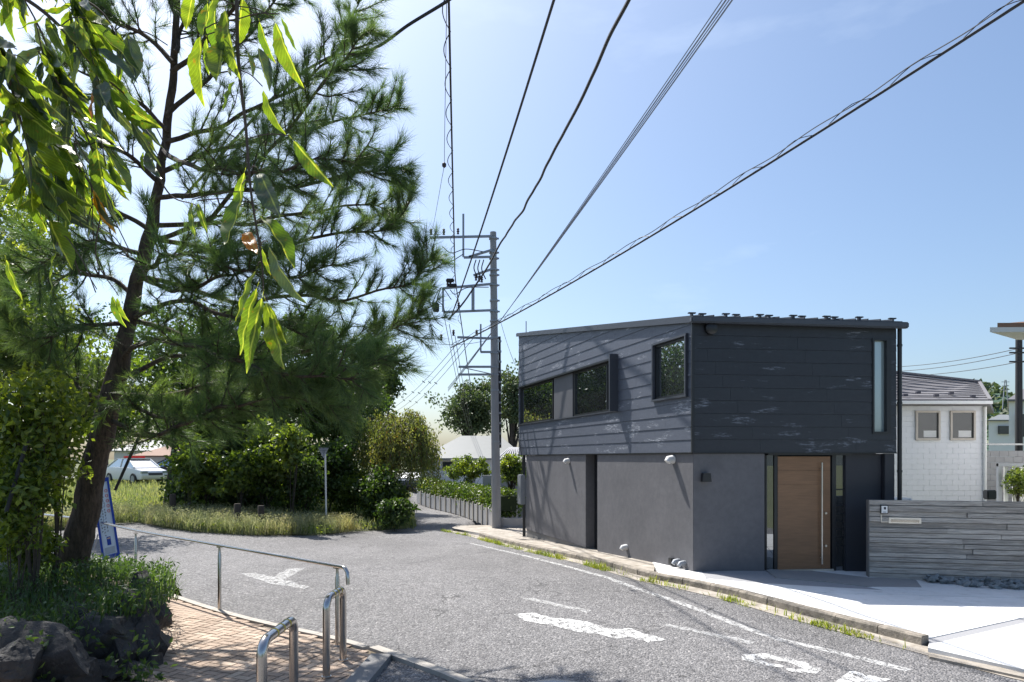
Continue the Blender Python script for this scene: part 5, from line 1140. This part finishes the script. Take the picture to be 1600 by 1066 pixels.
# low wall and pipes between pole and house
mb = MB(); a, b = G(782, 824, .1), G(822, 824, .1); mb.bar(a+up*.15, b+up*.15, .15, .38); tag(mb.build('low_wall', M['wallgrey'], bevel=.01), 'low pale concrete wall between utility pole and black house', 'wall')
for k, (px, hh) in enumerate(((792, .6), (800, .8), (806, .95))): mb = MB(); q = G(px, 822, .1); mb.tube([q+Vector((0, .3, 0)), q+Vector((0, .3, hh))], [.06, .06], 10); mb.tube([q+Vector((0, .3, hh)), q+Vector((0, .3, hh+.08))], [.07, .03], 10); tag(mb.build('garden_post', M['offwhite'], smooth=True), ('shortest', 'middle', 'tallest')[k]+' of three pale capped garden posts behind the low wall', 'post', 'pale posts behind the low wall')
mb = MB(); a, b = P(783, 790, 29), P(835, 790, 29); mb.box(((a.x+b.x)/2+1, 29.4, .3), (5, .15, 2.2)); tag(mb.build('garden_screen', M['wallgrey']), 'grey garden wall behind the small tree by the pole', 'wall')

# ------------------------------------------------------------------ houses
def hip_house(name, label, px0, px1, py_eave, py_ridge, d, wallmat, roofmat, ridge=(.3, .7), depth=7, z0=-1, eave=.4, py_base=None):
    a, b = P(px0, py_eave, d), P(px1, py_eave, d); t = thing(name, label, 'house', ((a.x+b.x)/2, d, z0)); ze = a.z; zr_ = P(0, py_ridge, d+depth/2).z
    k0_ = (d+depth)/d if px0 > CX+400 else 1; mb = MB(); mb.prism([(a.x+eave, d+eave, z0), (b.x-eave, d+eave, z0), (b.x*k0_-eave, d+depth-eave, z0), (a.x*k0_+eave, d+depth-eave, z0)], (0, 0, ze-.12-z0)); wl = mb.build('wall', M[wallmat], t)
    r0, r1 = (a.x+(b.x-a.x)*ridge[0])*(1+k0_)/2, (a.x+(b.x-a.x)*ridge[1])*(1+k0_)/2; mb = MB()
    kx = (d+depth)/d if px0 > CX+400 else 1; e = [(a.x, d, ze), (b.x, d, ze), (b.x*kx, d+depth, ze), (a.x*kx, d+depth, ze)]; lo = [(x, y, z-.12) for x, y, z in e]; rdg = [(r0, d+depth/2, zr_), (r1, d+depth/2, zr_)]
    mb.add(e+rdg+lo, [(0, 1, 5, 4), (1, 2, 5), (2, 3, 4, 5), (3, 0, 4), (6, 7, 1, 0), (7, 8, 2, 1), (8, 9, 3, 2), (9, 6, 0, 3), (9, 8, 7, 6)]); rf = mb.build('roof', M[roofmat], t); return t, wl, rf
# bungalow down the lane
t, wl, rf = hip_house('bungalow', 'single storey house with pale grey hipped roof at the end of the lane', 655, 822, 716, 681, 50, 'offwhite', 'roofpale', (.35, .75), 9, -1.2)
for px in (668, 700, 730): mb = MB(); p = P(px, 728, 50.38); mb.box(p, (.9, .08, .7)); wn = mb.build('window', M['beige'], t); mb = MB(); mb.box(p-Vector((0, .05, 0)), (.78, .02, .58)); mb.build('pane', M['glass_dark'], wn)
t, wl, rf = hip_house('garden_pavilion', 'low ribbed grey roof of an outbuilding beside the garden tree', 770, 850, 722, 700, 34, 'wallgrey', 'roofgrey', (.45, .75), 5, -.8)
for k in range(12):
    a = P(772+k*6.5, 722, 33.95); b = P(806+(k-6)*1.6, 701, 36.4); mb = MB(); mb.bar(a+up*.03, b+up*.05, .06, .05); mb.build('roof_rib', M['wallgrey'], rf)
# far left houses
hip_house('far_house', 'far brown roofed house behind the police car', 205, 285, 712, 694, 62, 'offwhite', 'roofbrown', (.35, .65), 9, 0)
hip_house('far_house', 'pale roofed far house left of the brown roofed one', 170, 250, 704, 688, 80, 'offwhite', 'roofpale', (.3, .7), 9, 0)
# white neighbour
dN = 27.0
def hN(px, py, o=0): return P(px, py, dN)+Vector((0, -o, 0))
nh = thing('white_house', 'white tiled neighbour house with grey shingle roof and two windows', 'house', (P(1470, 716, dN).x, dN, -1))
x0, x1 = P(1380, 0, dN).x, P(1536, 0, dN).x; ze = P(0, 630, dN).z
mb = MB(); mb.box(((x0+x1)/2, dN+4.1, (ze-1)/2), (x1-x0-.05, 8.1, ze+1)); mb.build('wall', M['tile_white'], nh)
mb = MB(); th, tw_ = .21, .46; wz0, wz1 = P(0, 688, dN).z, P(0, 642, dN).z; wxs = [(P(1430, 0, dN).x, P(1468, 0, dN).x), (P(1484, 0, dN).x, P(1523, 0, dN).x)]
r = 0; z = -.6
while z < ze-.02:
    x = x0-(tw_/2 if r % 2 else 0)
    while x < x1:
        xa, xb = max(x, x0), min(x+tw_-.006, x1); z1_ = min(z+th-.006, ze)
        rects = [(xa, xb, z, z1_)]
        for a, b in wxs:
            nr_ = []
            for (p, q, lo_, hi_) in rects:
                if q <= a or p >= b or hi_ <= wz0 or lo_ >= wz1: nr_.append((p, q, lo_, hi_)); continue
                if p < a: nr_.append((p, a, lo_, hi_))
                if q > b: nr_.append((b, q, lo_, hi_))
                if lo_ < wz0: nr_.append((max(p, a), min(q, b), lo_, wz0))
                if hi_ > wz1: nr_.append((max(p, a), min(q, b), wz1, hi_))
            rects = nr_
        for (p, q, lo_, hi_) in rects:
            if q-p > .02 and hi_-lo_ > .01: mb.box(((p+q)/2, dN+.04, (lo_+hi_)/2), (q-p, .06+random.uniform(0, .006), hi_-lo_))
        x += tw_
    z += th; r += 1
tag(mb.build('tile_cladding', M['tile_white'], nh), kind='stuff')
for a, b in wxs:
    fr = MB(); cx_, cz_ = (a+b)/2, (wz0+wz1)/2; fr.box((cx_, dN-.01, wz0+.04), (b-a, .12, .08)); fr.box((cx_, dN-.01, wz1-.04), (b-a, .12, .08))
    for x in (a+.035, b-.035): fr.box((x, dN-.01, cz_), (.07, .12, wz1-wz0-.16))
    wn = fr.build('window', M['beige'], nh); mb = MB(); mb.box((cx_, dN+.01, cz_), (b-a-.12, .02, wz1-wz0-.14)); mb.build('pane', M['glass_dark'], wn)
    mb = MB(); mb.box((cx_+.1, dN-.003, wz0+.25), (.5, .004, .26)); mb.build('curtain', M['offwhite'], wn)
e0, e1 = P(1376, 626, dN-.5), P(1547, 626, dN-.5); e1x = e1.x; zE = ze+.08
rL, rR, bR = P(1376, 580, dN+3.2), P(1530, 597, dN+3.2), P(1553, 622, dN+6)
E0, E1 = Vector((e0.x, dN-.5, zE)), Vector((e1x, dN-.5, zE)); bR.z = zE+.1; bL = Vector((e0.x, dN+8, zE)); dn = up*-.2
mb = MB(); vv = [E0, E1, bR, bL, rL, rR]; mb.add(vv+[E0+dn, E1+dn, bR+dn, bL+dn], [(0, 1, 5, 4), (1, 2, 5), (2, 3, 4, 5), (3, 0, 4), (0, 6, 7, 1), (1, 7, 8, 2), (2, 8, 9, 3), (3, 9, 6, 0), (9, 8, 7, 6)]); rf = mb.build('roof', M['roofgrey'], nh)
for k in range(9):
    f = (k+.1)/9; mb = MB(); mb.bar(E0.lerp(rL, f)+up*.008, E1.lerp(rR, f)+up*.008, .08, .016); mb.build('shingle_course', M['roofgrey'], rf)
mb = MB(); mb.bar(rL+up*.03, rR+up*.03, .2, .08); mb.bar(rR+up*.02, E1+up*.02, .12, .06); mb.build('ridge_cap', M['roofgrey'], rf)
for px, f in ((1415, .12), (1436, .22), (1464, .12), (1489, .22), (1522, .12)):
    q = E0.lerp(rL, f).lerp(E1.lerp(rR, f), (px-1376)/(1547-1376)); mb = MB(); mb.box(q+up*.05, (.17, .1, .1)); mb.build('snow_guard', M['ink'], rf)
mb = MB(); mb.bar((e0.x, dN-.56, ze-.02), (e1x+.03, dN-.56, ze-.02), .12, .12); mb.build('eave_gutter', M['white'], nh)
mb = MB(); mb.tube([(x1+.02, dN-.08, ze-.15), (x1+.02, dN-.08, -.8)], .06, 8); mb.build('downpipe', M['white'], nh)
# block wall and buildings to the right
mb = MB(); a = P(1538, 698, 30); 
bwl = thing('block_wall', 'pale grey block wall between the white house and the garden gate', 'wall', (a.x, 30, -1))
for r in range(14):
    z = -.9+r*.26; x = a.x+(0 if r % 2 else -.2)
    while x < a.x+6:
        if z+.25 < 2.15+18/F*30+.02: xa_ = max(x, a.x); mb.box(((xa_+x+.39)/2, 30, z+.125), (x+.39-xa_, .2, .25))
        x += .4
o = mb.build('block_courses', M['wallgrey'], bwl); o['kind'] = 'stuff'
mb = MB(); zt = 2.15+18/F*30+.10; mb.box((a.x+3, 30, zt), (6.2, .3, .07)); mb.build('coping', M['offwhite'], bwl)
gt = thing('garden_gate', 'grey metal garden gate frame with climbing plant at the right edge', 'gate', P(1580, 780, 24))
g0_, g1_ = P(1561, 724, 24), P(1680, 724, 24)
for a, b, w_ in ((Vector((g0_.x, 24, -.5)), Vector((g0_.x, 24, g0_.z)), .12), (Vector((g0_.x-.06, 24, g0_.z-.06)), Vector((g1_.x, 24, g0_.z-.06)), .12)): mb = MB(); mb.bar(a, b, w_, .1); mb.build('gate_frame', M['galv'], gt)
for k in range(7): x = g0_.x+.28+k*.3; mb = MB(); mb.bar((x, 24.05, -.4), (x, 24.05, g0_.z-.12), .14, .03); mb.build('slat', M['white'], gt)
tpx('climbing_plant', 'leafy climbing plant on the garden gate', 1592, 752, 20, 24, 23.8, 1592, 26, 60, .22, .09, .06, 'shrubB', z0=-.5, tr_r=.03, cat='plant')
mb = MB(); q = P(1546.5, 773, 22); mb.box(q, (.3, .25, .3)); tag(mb.build('post_lantern', M['black_metal'], bevel=.03), 'small black lantern just above the garden wall', 'lantern')
# far white houses
t, wl, rf = hip_house('far_house', 'small white far house with pale roof below the green hill', 1543, 1602, 656, 648, 75, 'white', 'roofpale', (.3, .8), 8, -3)
for px in (1572,): mb = MB(); mb.box(P(px, 672, 75.2), (1.6, .2, .9)); mb.build('window', M['glass_dark'], t)
t, wl, rf = hip_house('far_house', 'white two storey house with narrow eaves at the right edge', 1574, 1700, 624, 600, 48, 'white', 'roofgrey', (.3, .7), 8, -2)
mb = MB(); mb.box(P(1596, 665, 48.2), (.5, .2, 1.6)); mb.build('window', M['glass_dark'], t)
# near right eave corner of a house mostly outside the frame
eh = thing('eaves_house', 'corner of a brown tiled roof with white eaves entering at the right edge', 'house', P(1700, 716, 20))
pe = [P(1546, 519, 20), P(1760, 500, 20), P(1760, 500, 20)+Vector((2, 8, 0)), P(1546, 519, 20)+Vector((2, 8, 0))]; zz = P(1546, 519, 20).z
base = [(14.0, 20.0, zz), (30, 19.6, zz), (31, 22.3, zz), (24, 22.3, zz), (15.75, 21.3, zz)]
mb = MB(); mb.prism(base, (0, 0, .14)); mb.build('eave', M['offwhite'], eh)
mb = MB(); mb.prism([(x+.22+.0*y, y, zz+.14) for x, y, _ in base], (0, 0, .13)); mb.build('tile_edge', M['roofbrown'], eh)
mb = MB(); tp_ = [(x*.97+26*.03, y*.97+24*.03, zz+.27) for x, y, _ in base]; apex = (27, 22.0, zz+1.6); mb.add(tp_+[apex], [(0, 1, 5), (1, 2, 5), (2, 3, 5), (3, 4, 5), (4, 0, 5), (4, 3, 2, 1, 0)]); mb.build('roof', M['roofbrown'], eh)
mb = MB(); mb.prism([(17.0, 21.5, -2), (30, 21.5, -2), (30, 28, -2), (22.4, 28, -2)], (0, 0, zz+1.9)); mb.build('wall', M['white'], eh)
mb = MB(); a = P(1592, 530, 33); mb.tube([Vector((a.x, 33, -1)), Vector((a.x, 33, a.z+.4))], [.17, .14], 12); dpw = thing('dark_pole', 'dark utility pole below the white eaves at the right edge', 'utility pole', (a.x, 33, -1)); mb.build('pole', M['rubber'], dpw, smooth=True)
for y in (545, 552, 566): q = P(1590, y, 33); mb = MB(); mb.bar(q-Vector((.5, .15, 0)), q+Vector((.4, -.15, 0)), .07, .07); mb.build('cross_arm', M['rubber'], dpw)
# hill
V = []; Fc = []; nx, ny = 60, 8
for j in range(ny):
    for i in range(nx):
        x = 300+i*9; y = 700+j*45; top = 98*math.exp(-((x-572)/62)**2); V.append((x, y, -4+top*math.sin(min(1, j/3.5)*math.pi/2)+noise.noise(Vector((x*.03, y*.03, 0)))*6))
for j in range(ny-1):
    for i in range(nx-1): Fc.append((j*nx+i, j*nx+i+1, (j+1)*nx+i+1, (j+1)*nx+i))
o = np_mesh('hill', V, Fc, M['hill']); o.data.polygons.foreach_set('use_smooth', [True]*len(Fc)); tag(o, kind='structure')
pts = rng.uniform(0, 1, (5000, 2)); pts = np.array([(300+a*530, 700+b*150) for a, b in pts])
C = []
for x, y in pts: top = 98*math.exp(-((x-572)/62)**2); j = (y-700)/45; C.append((x, y, -2+top*math.sin(min(1, j/3.5)*math.pi/2)))
V, Fc = leaf_geo(np.array(C), 8, 6); tag(np_mesh('hill_woods', V, Fc, M['farleaf']), 'hazy woods covering the distant hill at the right', 'woods', kind='stuff')
# pylon
mb = MB(); q = P(1571, 600, 690); b0 = P(1571, 640, 690)
for s_ in (-1, 1): mb.bar(b0+Vector((s_*3, 0, 0)), q+Vector((s_*.6, 0, 4)), .7, .7)
for k, wd in ((2, 4), (6, 3.5), (10, 3)): mb.bar(q+Vector((-wd, 0, 4-k)), q+Vector((wd, 0, 4-k)), .5, .5)
tag(mb.build('pylon', M['galv']), 'tiny lattice pylon on the distant hill', 'pylon')

# ------------------------------------------------------------------ cars
def car(name, label, loc, rz, mat, bar=False, L=4.5, W=1.7, Hh=1.48):
    t = thing(name, label, 'car', loc, 'parked cars')
    # stations along length: (x, halfwidth, z of belt)
    prof = [(-2.25, .42, .62), (-2.15, .30, .78), (-1.3, .25, .93), (-.55, .25, .98), (.9, .25, .99), (1.9, .25, .97), (2.2, .32, .85), (2.25, .42, .6)]
    mb = MB(); n = len(prof)
    for x, zb, zt in prof:
        hw = W/2*(1-.10*(abs(x)/2.25)**3)
        mb.v += [(x, -hw*.96, zb), (x, -hw, (zb+zt)/2), (x, -hw*.93, zt), (x, hw*.93, zt), (x, hw, (zb+zt)/2), (x, hw*.96, zb)]
    for i in range(n-1):
        for k in range(6): a = i*6+k; b = i*6+(k+1) % 6; mb.f.append((a, b, b+6, a+6))
    mb.f += [tuple(range(6))[::-1], tuple(range((n-1)*6, n*6))]
    def place(mb_, nm, m_, par, **kw):
        mat_ = Matrix.Translation(Vector(loc)) @ Matrix.Rotation(rz, 4, 'Z'); mb_.v = [tuple(mat_ @ Vector(v)) for v in mb_.v]; return mb_.build(nm, m_, par, **kw)
    place(mb, 'body', M[mat], t, smooth=True, bevel=.03)
    mb = MB(); cab = [(-1.35, .95, .72), (-.45, 1.43, .60), (.9, 1.46, .60), (1.95, .98, .70)]
    mb.add([(x, s_*w_, z) for x, z, w_ in cab for s_ in (-1, 1)], [(0, 1, 3, 2), (2, 3, 5, 4), (4, 5, 7, 6), (0, 2, 4, 6), (1, 7, 5, 3), (0, 6, 7, 1)]); place(mb, 'cabin_glass', M['glass'], t)
    mb = MB(); mb.box((.22, 0, 1.465), (1.5, 1.2, .05))
    for x0_, z0_, x1_, z1_ in ((-1.35, .96, -.45, 1.44), (.3, .97, .25, 1.46), (1.95, .98, .9, 1.46)):
        for s_ in (-1, 1): mb.bar((x0_, s_*.72, z0_), (x1_, s_*.605, z1_), .07, .06)
    place(mb, 'roof', M[mat], t, bevel=.015)
    for x in (-1.4, 1.4):
        for s_ in (-1, 1):
            mb = MB(); mb.tube([(x, s_*.66, .32), (x, s_*.86, .32)], .32, 18); wh = place(mb, 'wheel', M['rubber'], t); mb = MB(); mb.tube([(x, s_*.85, .32), (x, s_*.875, .32)], .2, 12); place(mb, 'hub_cap', M['galv'], wh)
    for s_ in (-1, 1): mb = MB(); mb.box((-2.17, s_*.6, .70), (.14, .34, .13)); place(mb, 'headlight', M['glass_pale'], t)
    mb = MB(); mb.box((-2.235, 0, .60), (.05, .8, .14)); place(mb, 'grille', M['ink'], t)
    if bar: mb = MB(); mb.box((.15, 0, 1.56), (.28, 1.15, .13)); place(mb, 'light_bar', M['red'], t, bevel=.03)
    return t
dcar = 40; c = P(212, 756, dcar); zc_ = max(c.z, hgt(c.x, c.y))
car('police_car', 'white police car with red light bar parked beyond the verge', (c.x, dcar, zc_), R(145), 'carwhite', True)
c = P(275, 756, 44); car('parked_car', 'dark car parked to the right behind the police car', (c.x, 44, zc_), R(14), 'cardark')
c = P(325, 752, 46); car('parked_car', 'pale car hidden behind the bright verge bushes', (c.x, 46, zc_), R(10), 'carwhite')
c = P(1400, 0, 17); car('parked_car', 'white car mostly hidden behind the garden wall', (c.x-.2, 17.5, -.33), R(4)+math.pi, 'carwhite')
c = P(634, 782, 46); car('lane_car', 'small dark car standing far down the lane', (c.x, 50, hgt(c.x, 50)), R(85), 'cardark')
print('objects', len(bpy.data.objects), 'tris', sum(len(o.data.polygons) for o in bpy.data.objects if o.type == 'MESH'))
